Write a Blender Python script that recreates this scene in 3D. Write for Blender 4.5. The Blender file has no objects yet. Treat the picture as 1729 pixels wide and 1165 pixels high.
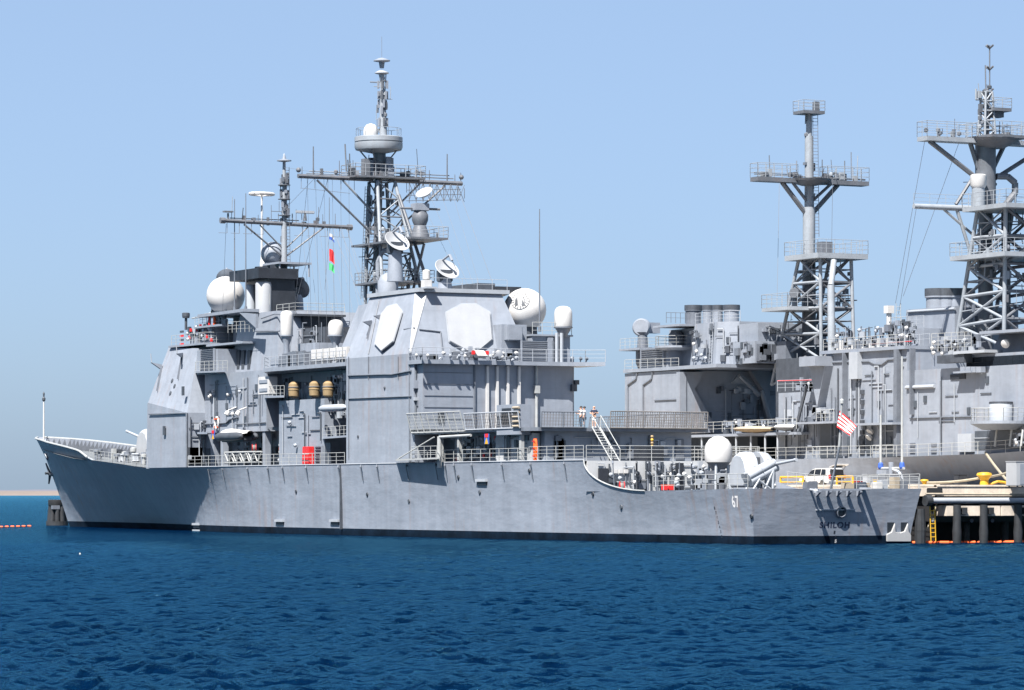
import bpy, bmesh, math, random
import numpy as np
from mathutils import Vector, Matrix
random.seed(7)
scene = bpy.context.scene
R = math.radians
# ---------------------------------------------------------------- camera
# World frame = cruiser frame: X forward from the transom, Y to port, Z up from the waterline (metres).
F_PX, TH, CAM_H, HOR = 6083.44, R(62.6985), 3.72, 834.0
CX, CY = -225.917, 143.660
RX, RY = -math.cos(TH), -math.sin(TH)          # camera right
DX, DY = math.sin(TH), -math.cos(TH)           # camera depth
cam_d = bpy.data.cameras.new('camera'); cam = bpy.data.objects.new('camera', cam_d)
scene.collection.objects.link(cam)
cam.location = (CX, CY, CAM_H)
cam.rotation_euler = (R(90), 0, math.atan2(-DX, DY))
cam_d.sensor_width = 36; cam_d.lens = F_PX/1729*36
cam_d.shift_y = (HOR-582.5)/1729
cam_d.clip_start = 1; cam_d.clip_end = 60000
scene.camera = cam
scene.cycles.caustics_reflective = False
scene.render.resolution_x = 1024; scene.render.resolution_y = 690
# ---------------------------------------------------------------- sky, sun, exposure
SUN_E, SUN_PHI = R(57), R(37)                  # elevation; angle abaft the port beam
sdir = Vector((-math.cos(SUN_E)*math.sin(SUN_PHI), math.cos(SUN_E)*math.cos(SUN_PHI), math.sin(SUN_E)))
world = bpy.data.worlds.new('World'); scene.world = world; world.use_nodes = True
wn = world.node_tree.nodes; wl = world.node_tree.links; wn.clear()
sky = wn.new('ShaderNodeTexSky'); sky.sky_type = 'NISHITA'; sky.sun_disc = False
sky.sun_elevation = SUN_E; sky.sun_rotation = math.atan2(sdir.x, sdir.y)
sky.altitude = 0; sky.air_density = 0.6; sky.dust_density = 1.7; sky.ozone_density = 8.0
bg = wn.new('ShaderNodeBackground'); bg.inputs[1].default_value = 0.0525
wo = wn.new('ShaderNodeOutputWorld')
veil = wn.new('ShaderNodeMix'); veil.data_type = 'RGBA'; veil.inputs[0].default_value = 0.40   # even summer haze over the whole dome
veil.inputs[7].default_value = (4.1, 5.3, 6.6, 1)
wl.new(sky.outputs[0], veil.inputs[6]); wl.new(veil.outputs[2], bg.inputs[0]); wl.new(bg.outputs[0], wo.inputs[0])
sl = bpy.data.lights.new('sun', 'SUN'); sl.energy = 5.0; sl.angle = R(0.5); sl.color = (1.0, 0.945, 0.875)
so = bpy.data.objects.new('sun', sl); scene.collection.objects.link(so)
so.rotation_euler = (-sdir).to_track_quat('-Z', 'Y').to_euler(); so.location = (0, 200, 200)
vs = scene.view_settings
vs.view_transform = 'Standard'; vs.look = 'None'; vs.exposure = 1.6; vs.gamma = 1.0; vs.use_curve_mapping = False

# ---------------------------------------------------------------- measuring helpers: photo pixel + a known plane -> metres
def _ray(px): 
    q = (px-864.5)/F_PX
    return DX+RX*q, DY+RY*q
def at(px, py, y):                              # point at athwartship offset y
    dx, dy = _ray(px); t = (y-CY)/dy
    return Vector((CX+t*dx, y, CAM_H+(HOR-py)*t/F_PX))
def ax(px, py, x):                              # point at station x
    dx, dy = _ray(px); t = (x-CX)/dx
    return Vector((x, CY+t*dy, CAM_H+(HOR-py)*t/F_PX))
def onplane(px, py, P, N):
    dx, dy = _ray(px); D = Vector((dx, dy, (HOR-py)/F_PX)); C = Vector((CX, CY, CAM_H))
    return C + D*((P-C).dot(N)/D.dot(N))
def V(*a): return Vector(a)

# ---------------------------------------------------------------- materials
MATS = {}
def mat(name, col, rough=0.55, metal=0.0, var=0.10, scale=0.35, streak=0.0, spec=0.4, rust=0.0, bump=0.0, seams=None):
    m = bpy.data.materials.new(name); m.use_nodes = True
    nt = m.node_tree; n = nt.nodes; L = nt.links
    b = n['Principled BSDF']
    b.inputs['Roughness'].default_value = rough; b.inputs['Metallic'].default_value = metal
    b.inputs['Specular IOR Level'].default_value = spec
    c = (col[0], col[1], col[2], 1)
    tc = n.new('ShaderNodeTexCoord')
    def noise(sc, det=4, stretch=None):
        t = n.new('ShaderNodeTexNoise'); t.inputs['Scale'].default_value = sc; t.inputs['Detail'].default_value = det
        if stretch:
            mp = n.new('ShaderNodeMapping'); mp.inputs['Scale'].default_value = stretch
            L.new(tc.outputs['Object'], mp.inputs[0]); L.new(mp.outputs[0], t.inputs['Vector'])
        else: L.new(tc.outputs['Object'], t.inputs['Vector'])
        return t.outputs[0]
    def ramp(src, lo, hi, p0=0.3, p1=0.7):
        r = n.new('ShaderNodeMapRange'); r.inputs[1].default_value = p0; r.inputs[2].default_value = p1
        r.inputs[3].default_value = lo; r.inputs[4].default_value = hi
        L.new(src, r.inputs[0]); return r.outputs[0]
    def mul(a, bb):
        q = n.new('ShaderNodeMath'); q.operation = 'MULTIPLY'; L.new(a, q.inputs[0]); L.new(bb, q.inputs[1]); return q.outputs[0]
    f = ramp(noise(scale, 6), 1-var, 1+var)
    f = mul(f, ramp(noise(scale*7, 3), 1-var*0.5, 1+var*0.5))
    if streak:
        f = mul(f, ramp(noise(1.0, 4, (1.3, 1.3, 0.06)), 1-streak, 1+streak*0.6))
        f = mul(f, ramp(noise(0.5, 5, (0.05, 0.3, 1.6)), 1-streak*0.5, 1+streak*0.4))
    if seams:
        for ang, per, wd, dk in seams:
            w = n.new('ShaderNodeSeparateXYZ'); L.new(tc.outputs['Object'], w.inputs[0])
            q = n.new('ShaderNodeMath'); q.operation = 'PINGPONG'; q.inputs[1].default_value = per/2
            L.new(w.outputs[ang], q.inputs[0])
            f = mul(f, ramp(q.outputs[0], dk, 1.0, 0.0, wd))
    mx = n.new('ShaderNodeVectorMath'); mx.operation = 'SCALE'; mx.inputs[0].default_value = col
    L.new(f, mx.inputs['Scale']); out = mx.outputs[0]
    if rust:
        rm = n.new('ShaderNodeMix'); rm.data_type = 'RGBA'; rm.inputs[7].default_value = (0.20, 0.10, 0.045, 1)
        L.new(out, rm.inputs[6])
        L.new(ramp(mul(ramp(noise(1.0, 5, (1.8, 1.8, 0.10)), 0, 1, 0.52, 0.78), ramp(noise(0.12, 3), 0, 1, 0.45, 0.7)), 0, rust, 0, 1), rm.inputs[0])
        out = rm.outputs[2]
    L.new(out, b.inputs['Base Color'])
    if bump:
        bp = n.new('ShaderNodeBump'); bp.inputs['Strength'].default_value = bump; bp.inputs['Distance'].default_value = 0.09
        L.new(noise(0.9, 3, (0.5, 0.5, 1.2)), bp.inputs['Height']); L.new(bp.outputs[0], b.inputs['Normal'])
    MATS[name] = m
    return m
mat('hull', (0.1781, 0.2016, 0.2434), 0.5, var=0.12, scale=0.10, streak=0.085, rust=0.6, bump=0.6, seams=[(2, 2.35, 0.03, 0.95)])
mat('grey', (0.1938, 0.2176, 0.2583), 0.5, var=0.09, scale=0.3, streak=0.085, rust=0.5, bump=0.35, seams=[(2, 2.6, 0.03, 0.94), (0, 5.2, 0.04, 0.95), (1, 5.2, 0.04, 0.95)])
mat('grey_plain', (0.1844, 0.2064, 0.2451), 0.5, var=0.10, scale=1.2)
mat('grey_pale', (0.2689, 0.2925, 0.327), 0.5, var=0.06, scale=1.0, streak=0.05)
mat('grey_mid', (0.1064, 0.12, 0.1449), 0.5, var=0.15, scale=1.2, rust=0.15)
mat('grey_dark', (0.044, 0.0504, 0.0624), 0.55, var=0.2, scale=1.5)
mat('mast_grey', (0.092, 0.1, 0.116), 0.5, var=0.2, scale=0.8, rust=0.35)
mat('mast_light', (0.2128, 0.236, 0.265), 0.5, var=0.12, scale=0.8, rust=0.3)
mat('net_brown', (0.1275, 0.1232, 0.1232), 0.7, var=0.2, scale=1.5)
mat('deck_grey', (0.10, 0.11, 0.12), 0.8, var=0.2, scale=0.5)
mat('white', (0.4264, 0.4264, 0.4264), 0.45, var=0.05, scale=1.0, streak=0.03)
mat('array_white', (0.2838, 0.297, 0.3168), 0.5, var=0.04, scale=1.0, streak=0.03)
mat('rail_white', (0.2805, 0.2932, 0.2975), 0.5, var=0.12, scale=2)
mat('black', (0.018, 0.021, 0.028), 0.5, var=0.25, scale=1.0)
mat('boot_black', (0.004, 0.010, 0.020), 0.9, var=0.5, scale=0.4, rust=0.03, spec=0.05)
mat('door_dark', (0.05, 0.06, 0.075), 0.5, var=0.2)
mat('glass', (0.012, 0.016, 0.022), 0.08, var=0.05, spec=0.6)
mat('tan', (0.221, 0.1573, 0.085), 0.55, var=0.12, scale=2)
mat('canvas', (0.285, 0.2475, 0.195), 0.8, var=0.1, scale=2)
mat('orange', (0.72, 0.10, 0.015), 0.5, var=0.12, scale=3)
mat('red', (0.50, 0.02, 0.022), 0.5, var=0.12, scale=3)
mat('yellow', (0.46, 0.27, 0.02), 0.45, var=0.12, scale=2, rust=0.15)
mat('blue', (0.03, 0.08, 0.32), 0.5, var=0.1)
mat('green', (0.04, 0.42, 0.12), 0.6, var=0.1)
mat('concrete', (0.50, 0.44, 0.37), 0.85, var=0.16, scale=0.8, streak=0.14)
mat('pile_dark', (0.016, 0.018, 0.022), 0.75, var=0.35, scale=1.2)
mat('pile_worn', (0.07, 0.077, 0.077), 0.8, var=0.4, scale=1.0)
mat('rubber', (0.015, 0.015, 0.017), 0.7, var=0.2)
mat('rope', (0.255, 0.2253, 0.17), 0.85, var=0.15, scale=3)
mat('wire', (0.14, 0.15, 0.17), 0.6, var=0.1)
mat('skin', (0.52, 0.31, 0.22), 0.6, var=0.05)
mat('cloth_white', (0.66, 0.66, 0.66), 0.85, var=0.05)
mat('cloth_navy', (0.02, 0.028, 0.055), 0.85, var=0.1)
mat('cloth_jean', (0.03, 0.06, 0.10), 0.85, var=0.1)
mat('hair', (0.02, 0.016, 0.014), 0.7, var=0.1)
mat('sand', (0.126, 0.105, 0.0945), 0.9, var=0.08, scale=0.01)
mat('far_scrub', (0.0935, 0.0935, 0.1155), 0.9, var=0.1, scale=0.01)
mat('seam', (0.17, 0.1887, 0.221), 0.55, var=0.1)
mat('stain', (0.22, 0.205, 0.185), 0.6, var=0.2)
mat('grey_lit', (0.37, 0.385, 0.40), 0.55, var=0.08, scale=0.6, streak=0.08, rust=0.3)  # paler copy of grey, bounced light painted into brightly lit walls
mat('chrome', (0.5, 0.5, 0.5), 0.25, metal=1.0, var=0.05)
mat('car_white', (0.4675, 0.4675, 0.459), 0.25, var=0.02, spec=0.5)

# ---------------------------------------------------------------- mesh helpers
COL = scene.collection
class MB:
    def __init__(s): s.v = []; s.f = []
    def add(s, vs, fs):
        o = len(s.v); s.v += [tuple(p) for p in vs]; s.f += [tuple(i+o for i in f) for f in fs]; return s
    def hexa(s, b, t):
        return s.add(list(b)+list(t), [(3,2,1,0),(4,5,6,7),(0,1,5,4),(1,2,6,5),(2,3,7,6),(3,0,4,7)])
    def box(s, x0, x1, y0, y1, z0, z1):
        return s.hexa([(x0,y0,z0),(x1,y0,z0),(x1,y1,z0),(x0,y1,z0)], [(x0,y0,z1),(x1,y0,z1),(x1,y1,z1),(x0,y1,z1)])
    def cbox(s, c, sx, sy, sz):
        return s.box(c[0]-sx/2, c[0]+sx/2, c[1]-sy/2, c[1]+sy/2, c[2]-sz/2, c[2]+sz/2)
    def obox(s, c, U, W, N, a, b, d):           # oriented box, half sizes
        c = Vector(c); P = []
        for k in (-1, 1):
            for i, j in ((-1,-1),(1,-1),(1,1),(-1,1)): P.append(c+U*(i*a)+W*(j*b)+N*(k*d))
        return s.hexa(P[:4], P[4:])
    def frus(s, bot, zb, top, zt):              # polygons of (x,y); z may be number or list
        n = len(bot); zb = zb if hasattr(zb, '__len__') else [zb]*n; zt = zt if hasattr(zt, '__len__') else [zt]*n
        vs = [(p[0], p[1], z) for p, z in zip(bot, zb)]+[(p[0], p[1], z) for p, z in zip(top, zt)]
        fs = [tuple(range(n))[::-1], tuple(range(n, 2*n))]+[(i, (i+1)%n, (i+1)%n+n, i+n) for i in range(n)]
        return s.add(vs, fs)
    def slab(s, pts, off):                      # planar outline extruded by a vector
        n = len(pts); off = Vector(off); vs = [Vector(p) for p in pts]; vs += [p+off for p in vs]
        return s.add(vs, [tuple(range(n))[::-1], tuple(range(n, 2*n))]+[(i, (i+1)%n, (i+1)%n+n, i+n) for i in range(n)])
    def tube(s, a, b, r, r2=None, n=6):
        a = Vector(a); b = Vector(b); r2 = r if r2 is None else r2; d = b-a
        if d.length < 1e-6: return s
        d.normalize(); u = d.orthogonal().normalized(); w = d.cross(u)
        A = [a+(u*math.cos(2*math.pi*i/n)+w*math.sin(2*math.pi*i/n))*r for i in range(n)]
        B = [b+(u*math.cos(2*math.pi*i/n)+w*math.sin(2*math.pi*i/n))*r2 for i in range(n)]
        return s.add(A+B, [tuple(range(n))[::-1], tuple(range(n, 2*n))]+[(i, (i+1)%n, (i+1)%n+n, i+n) for i in range(n)])
    def path(s, pts, r, n=6):
        for a, b in zip(pts[:-1], pts[1:]): s.tube(a, b, r, n=n)
        return s
    def lathe(s, prof, c, axis=(0,0,1), n=24):  # prof [(radius, height along axis)]
        d = Vector(axis).normalized(); u = d.orthogonal().normalized(); w = d.cross(u); c = Vector(c)
        vs = []; fs = []
        for r, h in prof:
            for i in range(n):
                q = 2*math.pi*i/n; vs.append(c+d*h+(u*math.cos(q)+w*math.sin(q))*max(r, 1e-3))
        for j in range(len(prof)-1):
            for i in range(n): fs.append((j*n+i, j*n+(i+1)%n, (j+1)*n+(i+1)%n, (j+1)*n+i))
        fs += [tuple(range(n))[::-1], tuple(range((len(prof)-1)*n, len(prof)*n))]
        return s.add(vs, fs)
    def ball(s, c, r, lo=-90, n=28, m=14, sq=1.0):
        return s.lathe([(r*math.cos(R(lo+(90-lo)*j/m)), r*sq*math.sin(R(lo+(90-lo)*j/m))) for j in range(m+1)], c, n=n)
    def build(s, name, m, parent=None, smooth=False, bevel=0):
        me = bpy.data.meshes.new(name); me.from_pydata(s.v, [], s.f)
        bm = bmesh.new(); bm.from_mesh(me); bmesh.ops.recalc_face_normals(bm, faces=bm.faces)
        if bevel: bmesh.ops.bevel(bm, geom=bm.edges[:], offset=bevel, segments=2, affect='EDGES', clamp_overlap=True)
        bm.to_mesh(me); bm.free()
        me.materials.append(MATS[m])
        if smooth:
            for p in me.polygons: p.use_smooth = True
            try: me.set_sharp_from_angle(angle=R(38))
            except Exception: pass
        o = bpy.data.objects.new(name, me); COL.objects.link(o)
        if parent is not None: attach(o, parent)
        return o
WLOC = {}
def attach(o, parent):
    o.parent = parent
    o.matrix_parent_inverse = Matrix.Translation(-WLOC[parent.name]) if parent.name in WLOC else Matrix()
def tag(o, label, cat, group=None):
    o['label'] = label; o['category'] = cat
    if group: o['group'] = group
    return o
def thing(name, label, cat, loc=(0,0,0), group=None, local=False):
    o = bpy.data.objects.new(name, None); COL.objects.link(o); o.location = loc; o.empty_display_size = 0.5
    if not local: WLOC[o.name] = Vector(loc)    # children given in world metres
    return tag(o, label, cat, group)
def box(name, m, par, *a, bevel=0): return MB().box(*a).build(name, m, par, bevel=bevel)

# ---------------------------------------------------------------- shipboard fittings
def rail(par, pts, h=1.05, bars=3, step=1.7, r=0.023, m='rail_white', name='railing', lean=None, dirv=None):
    b = MB(); lean = Vector(lean) if lean else Vector((0,0,0)); pts = [Vector(p) for p in pts]
    for p, q in zip(pts[:-1], pts[1:]):
        k = max(1, round((q-p).length/step))
        for i in range(k+1):
            a = p.lerp(q, i/k); b.tube(a, a+V(0,0,h)+lean, r*1.25, n=5)
        for j in range(1, bars+1):
            o = (V(0,0,h)+lean)*(j/bars); b.tube(p+o, q+o, r*(1.15 if j == bars else 0.8), n=5)
    return b.build(name, m, par)
def net(par, pts, h, cell=0.35, r=0.022, m='net_brown', name='safety_net', lean=(0,0,0), frame=1.5, fm=None):
    pts = [Vector(p) for p in pts]; L = V(0,0,h)+Vector(lean); b = MB(); g = MB()
    for p, q in zip(pts[:-1], pts[1:]):
        n = max(1, round((q-p).length/cell)); k = max(1, round(h/cell))
        for i in range(n+1): a = p.lerp(q, i/n); g.tube(a, a+L, r, n=4)
        for j in range(k+1): g.tube(p+L*(j/k), q+L*(j/k), r, n=4)
        n = max(1, round((q-p).length/frame))
        for i in range(n+1): a = p.lerp(q, i/n); b.tube(a, a+L, 0.055, n=6)
        b.tube(p, q, 0.06); b.tube(p+L, q+L, 0.05)
    o = b.build('net_frame', fm or m, par); g.build(name, m, o if o.parent.parent is None else par)
    return o
def ladder(par, a, b, w=0.45, side=(1,0,0), m='rail_white', r=0.03, step=0.32, name='ladder'):
    a = Vector(a); b = Vector(b); sd = Vector(side).normalized()*(w/2); g = MB()
    g.tube(a-sd, b-sd, r); g.tube(a+sd, b+sd, r); n = int((b-a).length/step)
    for i in range(1, n): p = a.lerp(b, i/n); g.tube(p-sd, p+sd, r*0.8, n=5)
    return g.build(name, m, par)
def door(par, c, U, N, w=0.8, h=1.75, m='grey_mid', handle=True):
    c = Vector(c); U = Vector(U); N = Vector(N); W = V(0,0,1)
    d = MB().obox(c+N*0.05, U, W, N, w/2, h/2, 0.05).build('door', m, par, bevel=0.02)
    return d
def louvre(par, c, U, N, w, h, n, m='grey_plain', back='door_dark'):
    c = Vector(c); U = Vector(U); N = Vector(N); W = V(0,0,1)
    o = MB().obox(c+N*0.03, U, W, N, w/2, h/2, 0.03).build('louvre_vent', back, par)
    sub = o if (par.parent is None) else par
    for sgn in (-1, 1): MB().obox(c+U*(sgn*w/2)+N*0.1, U, W, N, 0.05, h/2+0.05, 0.1).build('vent_frame', m, sub)
    sl_ = None
    for i in range(n):
        p = c+W*(-h/2+h*(i+0.5)/n)+N*0.12
        if sl_ is None:
            W2 = (W*0.8+N*0.6).normalized(); N2 = U.cross(W2)
            sl_ = MB().obox((0,0,0), U, W2, N2, w/2-0.02, h/n*0.36, 0.012).build('slat', m, sub); q = sl_
        else:
            q = bpy.data.objects.new('slat', sl_.data); COL.objects.link(q); attach(q, sub)
        q.location = p
    return o
def lattice(b, bot, top, bays, r, zig=True, r2=None):
    bot = [Vector(p) for p in bot]; top = [Vector(p) for p in top]; n = len(bot); r2 = r2 or r*0.7
    for p, q in zip(bot, top): b.tube(p, q, r, n=8)
    for k in range(bays):
        for i in range(n):
            j = (i+1)%n
            a0 = bot[i].lerp(top[i], k/bays); a1 = bot[i].lerp(top[i], (k+1)/bays)
            b0 = bot[j].lerp(top[j], k/bays); b1 = bot[j].lerp(top[j], (k+1)/bays)
            b.tube(a1, b1, r2)
            if zig: b.tube(a0, b1, r2) if (k+i)%2 else b.tube(b0, a1, r2)
            else: b.tube(a0, b1, r2); b.tube(b0, a1, r2)
def clutter(par, O, U, W, N, w, h, n, seed=0, kinds='ppbbcvdlr', big=1.0):
    rnd = random.Random(seed); O = Vector(O); U = Vector(U).normalized(); W = Vector(W).normalized(); N = Vector(N).normalized()
    n = int(n*2.0)
    for i in range(n):
        k = kinds[rnd.randrange(len(kinds))]; u = rnd.uniform(0.04, 0.96)*w; v = rnd.uniform(0.08, 0.92)*h; c = O+U*u+W*v
        gm = rnd.choice(['grey_plain', 'grey_mid', 'grey_mid', 'grey_dark', 'grey_pale'])
        if k == 'p':
            l = rnd.uniform(0.4, 0.95)*h; v0 = rnd.uniform(0, h-l); p = O+U*u+W*v0
            rr = rnd.uniform(0.03, 0.07)*big; b = MB().tube(p+N*0.1, p+W*l+N*0.1, rr)
            if rnd.random() < 0.5: b.path([p+W*l+N*0.1, p+W*l+N*0.1+U*rnd.uniform(-0.9, 0.9)], rr)
            b.build('pipe', gm, par)
        elif k == 'c':
            l = rnd.uniform(0.8, 2.5); l = min(l, w*0.8); u = rnd.uniform(0, w-l); p = O+U*u+W*v
            MB().tube(p+N*0.06, p+U*l+N*0.06, 0.04*big).build('conduit', gm, par)
        elif k == 'b':
            MB().obox(c+N*0.14, U, W, N, rnd.uniform(0.15, 0.4)*big, rnd.uniform(0.15, 0.4)*big, 0.14).build('equipment_box', gm, par, bevel=0.02)
        elif k == 'v':
            MB().obox(c+N*0.05, U, W, N, 0.22*big, 0.3*big, 0.05).build('vent', 'door_dark', par)
        elif k == 'd':
            door(par, O+U*u+W*min(1.0, h/2), U, N, m=rnd.choice(['grey_mid', 'grey_dark', 'door_dark']), h=min(1.7, h*0.8))
        elif k == 'l':
            MB().lathe([(0.05, 0), (0.16, 0.05), (0.18, 0.25), (0.1, 0.32)], c+N*0.1, axis=N+V(0,0,-0.4), n=10).build('floodlight', rnd.choice(['white', 'grey_pale']), par, smooth=True)
        elif k == 'r':
            MB().obox(c+N*0.1, U, W, N, 0.13*big, 0.17*big, 0.1).build('fire_station', 'red', par, bevel=0.02)
def whip(par, p, top, r=0.05, m='grey_mid', name='whip_antenna'):
    p = Vector(p); return MB().tube(p, (p.x, p.y, p.z+0.5), r*2, n=8).tube((p.x, p.y, p.z+0.5), top if hasattr(top, 'x') else (p.x, p.y, top), r, r*0.55, n=6).build(name, m, par)
def text(name, s, size, m, par, O, U, W, N, ext=0.0015, bold=0.0, spacing=1.0, sx=1.0):
    cu = bpy.data.curves.new(name, 'FONT'); cu.body = s; cu.size = size; cu.align_x = 'CENTER'; cu.align_y = 'CENTER'
    cu.extrude = ext; cu.offset = bold; cu.space_character = spacing
    t = bpy.data.objects.new('tmp', cu); COL.objects.link(t)
    dg = bpy.context.evaluated_depsgraph_get(); me = bpy.data.meshes.new_from_object(t.evaluated_get(dg))
    bpy.data.objects.remove(t)
    U = Vector(U).normalized(); W = Vector(W).normalized(); N = Vector(N).normalized(); O = Vector(O)
    for v in me.vertices: v.co = O+U*(v.co.x*sx)+W*v.co.y+N*(v.co.z+ext)
    me.materials.clear(); me.materials.append(MATS[m])
    o = bpy.data.objects.new(name, me); COL.objects.link(o); attach(o, par); return o
def mast_clutter(par, legs_b, legs_t, n, seed, ms=('mast_grey','mast_grey','grey_mid','mast_light','grey_dark')):
    rnd = random.Random(seed)
    for i in range(n):
        k = rnd.randrange(len(legs_b)); j = (k+1)%len(legs_b); t = rnd.uniform(0.05, 0.97)
        a = Vector(legs_b[k]).lerp(Vector(legs_t[k]), t); b = Vector(legs_b[j]).lerp(Vector(legs_t[j]), t); c = a.lerp(b, rnd.random()*0.9)
        q = rnd.random(); m = rnd.choice(ms)
        if q < 0.35: MB().cbox(c, rnd.uniform(0.15,0.5), rnd.uniform(0.15,0.5), rnd.uniform(0.2,0.8)).build('junction_box', m, par)
        elif q < 0.6: MB().tube(c, c+V(rnd.uniform(-0.2,0.2),rnd.uniform(-0.2,0.2),rnd.uniform(0.8,2.6)), rnd.uniform(0.03,0.07), n=5).build('cable_run', m, par)
        elif q < 0.75: d = V(rnd.uniform(-1,1),rnd.uniform(-1,1),0).normalized(); MB().tube(c, c+d*rnd.uniform(0.6,1.5), 0.035, n=5).tube(c+d*0.6, c+d*0.6+V(0,0,rnd.uniform(0.4,1.3)), 0.03, n=5).build('mast_antenna', m, par)
        elif q < 0.88: MB().tube(a, a.lerp(b, rnd.uniform(0.3,1)), 0.05, n=5).build('cross_stay', m, par)
        else: MB().lathe([(0.06,0),(0.2,0.06),(0.2,0.3),(0.08,0.4)], c, n=8).build('mast_light', m, par)
# ================================================================ water, shore
def make_water():
    rng = np.random.default_rng(3)
    # polar sheet under the viewpoint: fine where waves can be resolved, coarse beyond, out to the horizon
    rad = [2.0]
    while rad[-1] < 26000:
        r = rad[-1]
        if r < 56: st = 1.2
        elif r < 110: st = 0.105
        elif r < 260: st = 0.105+0.0013*(r-110)
        elif r < 340: st = 0.30+0.006*(r-260)
        elif r < 600: st = 0.8+0.01*(r-340)
        else: st = r*0.03
        rad.append(r+st)
    rad = np.array(rad)
    fine = np.linspace(-R(11.5), R(11.5), 560)
    side = np.linspace(R(11.5), R(180), 60)[1:]
    ang = np.concatenate([-side[::-1][:-1], fine, side])
    base = math.atan2(DY, DX)
    A, Rr = np.meshgrid(ang, rad)
    X = CX+Rr*np.cos(base-A); Y = CY+Rr*np.sin(base-A)
    Z = np.zeros_like(X); dX = np.zeros_like(X); dY = np.zeros_like(X)
    wind = base+R(14)
    dr = np.gradient(rad)[:, None]
    X = X.astype(np.float32); Y = Y.astype(np.float32); Z = Z.astype(np.float32); dX = dX.astype(np.float32); dY = dY.astype(np.float32)
    dlat = (rad*(fine[1]-fine[0]))[:, None]
    for i in range(210):
        lam = 0.25*(2.2/0.25)**(rng.random()**1.15)
        th = wind+rng.normal(0, 0.6)
        k = 2*math.pi/lam; amp = 0.0088*lam*(0.6+0.8*rng.random())
        if lam > 1.0: amp *= (1.0/lam)**0.8
        kx, ky = k*math.cos(th), k*math.sin(th)
        # fade waves the local grid cannot carry
        att = np.clip(1.7-(k*abs(math.cos(th-base))*dr+k*abs(math.sin(th-base))*dlat)/1.35, 0, 1).astype(np.float32)
        att[rad < 50] *= 0.0
        ph = (kx*X+ky*Y+rng.random()*6.283).astype(np.float32)
        Z += amp*att*np.sin(ph); q = 0.8*amp*att*np.cos(ph)
        dX += q*math.cos(th); dY += q*math.sin(th)
    wide = np.ones(len(ang), np.float32); wide[np.abs(ang) > R(11.4)] = 0.0
    Z *= wide[None, :]; dX *= wide[None, :]; dY *= wide[None, :]
    gust = 0.85+0.3*np.sin(X*0.06+1.6*np.sin(Y*0.045))*np.sin(Y*0.11+X*0.03+np.sin(X*0.05))
    Z *= gust; X2 = X+dX; Y2 = Y+dY
    n, m = X.shape
    co = np.stack([X2, Y2, Z], -1).reshape(-1, 3)
    idx = np.arange(n*m).reshape(n, m)
    a = idx[:-1, :-1].ravel(); b = idx[1:, :-1].ravel(); c = idx[1:, 1:].ravel(); d = idx[:-1, 1:].ravel()
    q = np.stack([a, d, c, b], 1)
    me = bpy.data.meshes.new('water'); me.vertices.add(len(co)); me.vertices.foreach_set('co', co.ravel())
    me.loops.add(q.size); me.loops.foreach_set('vertex_index', q.ravel())
    me.polygons.add(len(q)); me.polygons.foreach_set('loop_start', np.arange(0, q.size, 4)); me.polygons.foreach_set('loop_total', np.full(len(q), 4))
    me.polygons.foreach_set('use_smooth', np.ones(len(q), bool))
    me.update(); me.validate()
    mt = bpy.data.materials.new('sea_water'); mt.use_nodes = True; nt = mt.node_tree; nn = nt.nodes; L = nt.links
    nn.remove(nn['Principled BSDF']); out = nn['Material Output']
    tc = nn.new('ShaderNodeTexCoord')
    mp = nn.new('ShaderNodeMapping'); mp.inputs['Rotation'].default_value = (0, 0, -wind); mp.inputs['Scale'].default_value = (1.0, 0.42, 1)
    L.new(tc.outputs['Object'], mp.inputs[0])
    no = nn.new('ShaderNodeTexNoise'); no.inputs['Scale'].default_value = 3.0; no.inputs['Detail'].default_value = 6; no.inputs['Roughness'].default_value = 0.7
    L.new(mp.outputs[0], no.inputs['Vector'])
    bp = nn.new('ShaderNodeBump'); bp.inputs['Strength'].default_value = 0.75; bp.inputs['Distance'].default_value = 0.28
    L.new(no.outputs[0], bp.inputs['Height'])
    dif = nn.new('ShaderNodeBsdfDiffuse'); dif.inputs['Color'].default_value = (0.0001, 0.0048, 0.0200, 1); L.new(bp.outputs[0], dif.inputs['Normal'])
    gl = nn.new('ShaderNodeBsdfGlossy'); gl.inputs['Roughness'].default_value = 0.06; gl.inputs['Color'].default_value = (0.26, 0.78, 1.0, 1); L.new(bp.outputs[0], gl.inputs['Normal'])
    fr = nn.new('ShaderNodeFresnel'); fr.inputs['IOR'].default_value = 1.333; L.new(bp.outputs[0], fr.inputs['Normal'])
    mr = nn.new('ShaderNodeMapRange'); mr.inputs[1].default_value = 0.05; mr.inputs[2].default_value = 0.62; mr.inputs[3].default_value = 0.01; mr.inputs[4].default_value = 0.80
    L.new(fr.outputs[0], mr.inputs[0])
    mxs = nn.new('ShaderNodeMixShader'); L.new(mr.outputs[0], mxs.inputs[0]); L.new(dif.outputs[0], mxs.inputs[1]); L.new(gl.outputs[0], mxs.inputs[2])
    L.new(mxs.outputs[0], out.inputs['Surface'])
    me.materials.append(mt)
    o = bpy.data.objects.new('water', me); COL.objects.link(o); o['kind'] = 'structure'
    return o
make_water()
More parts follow.
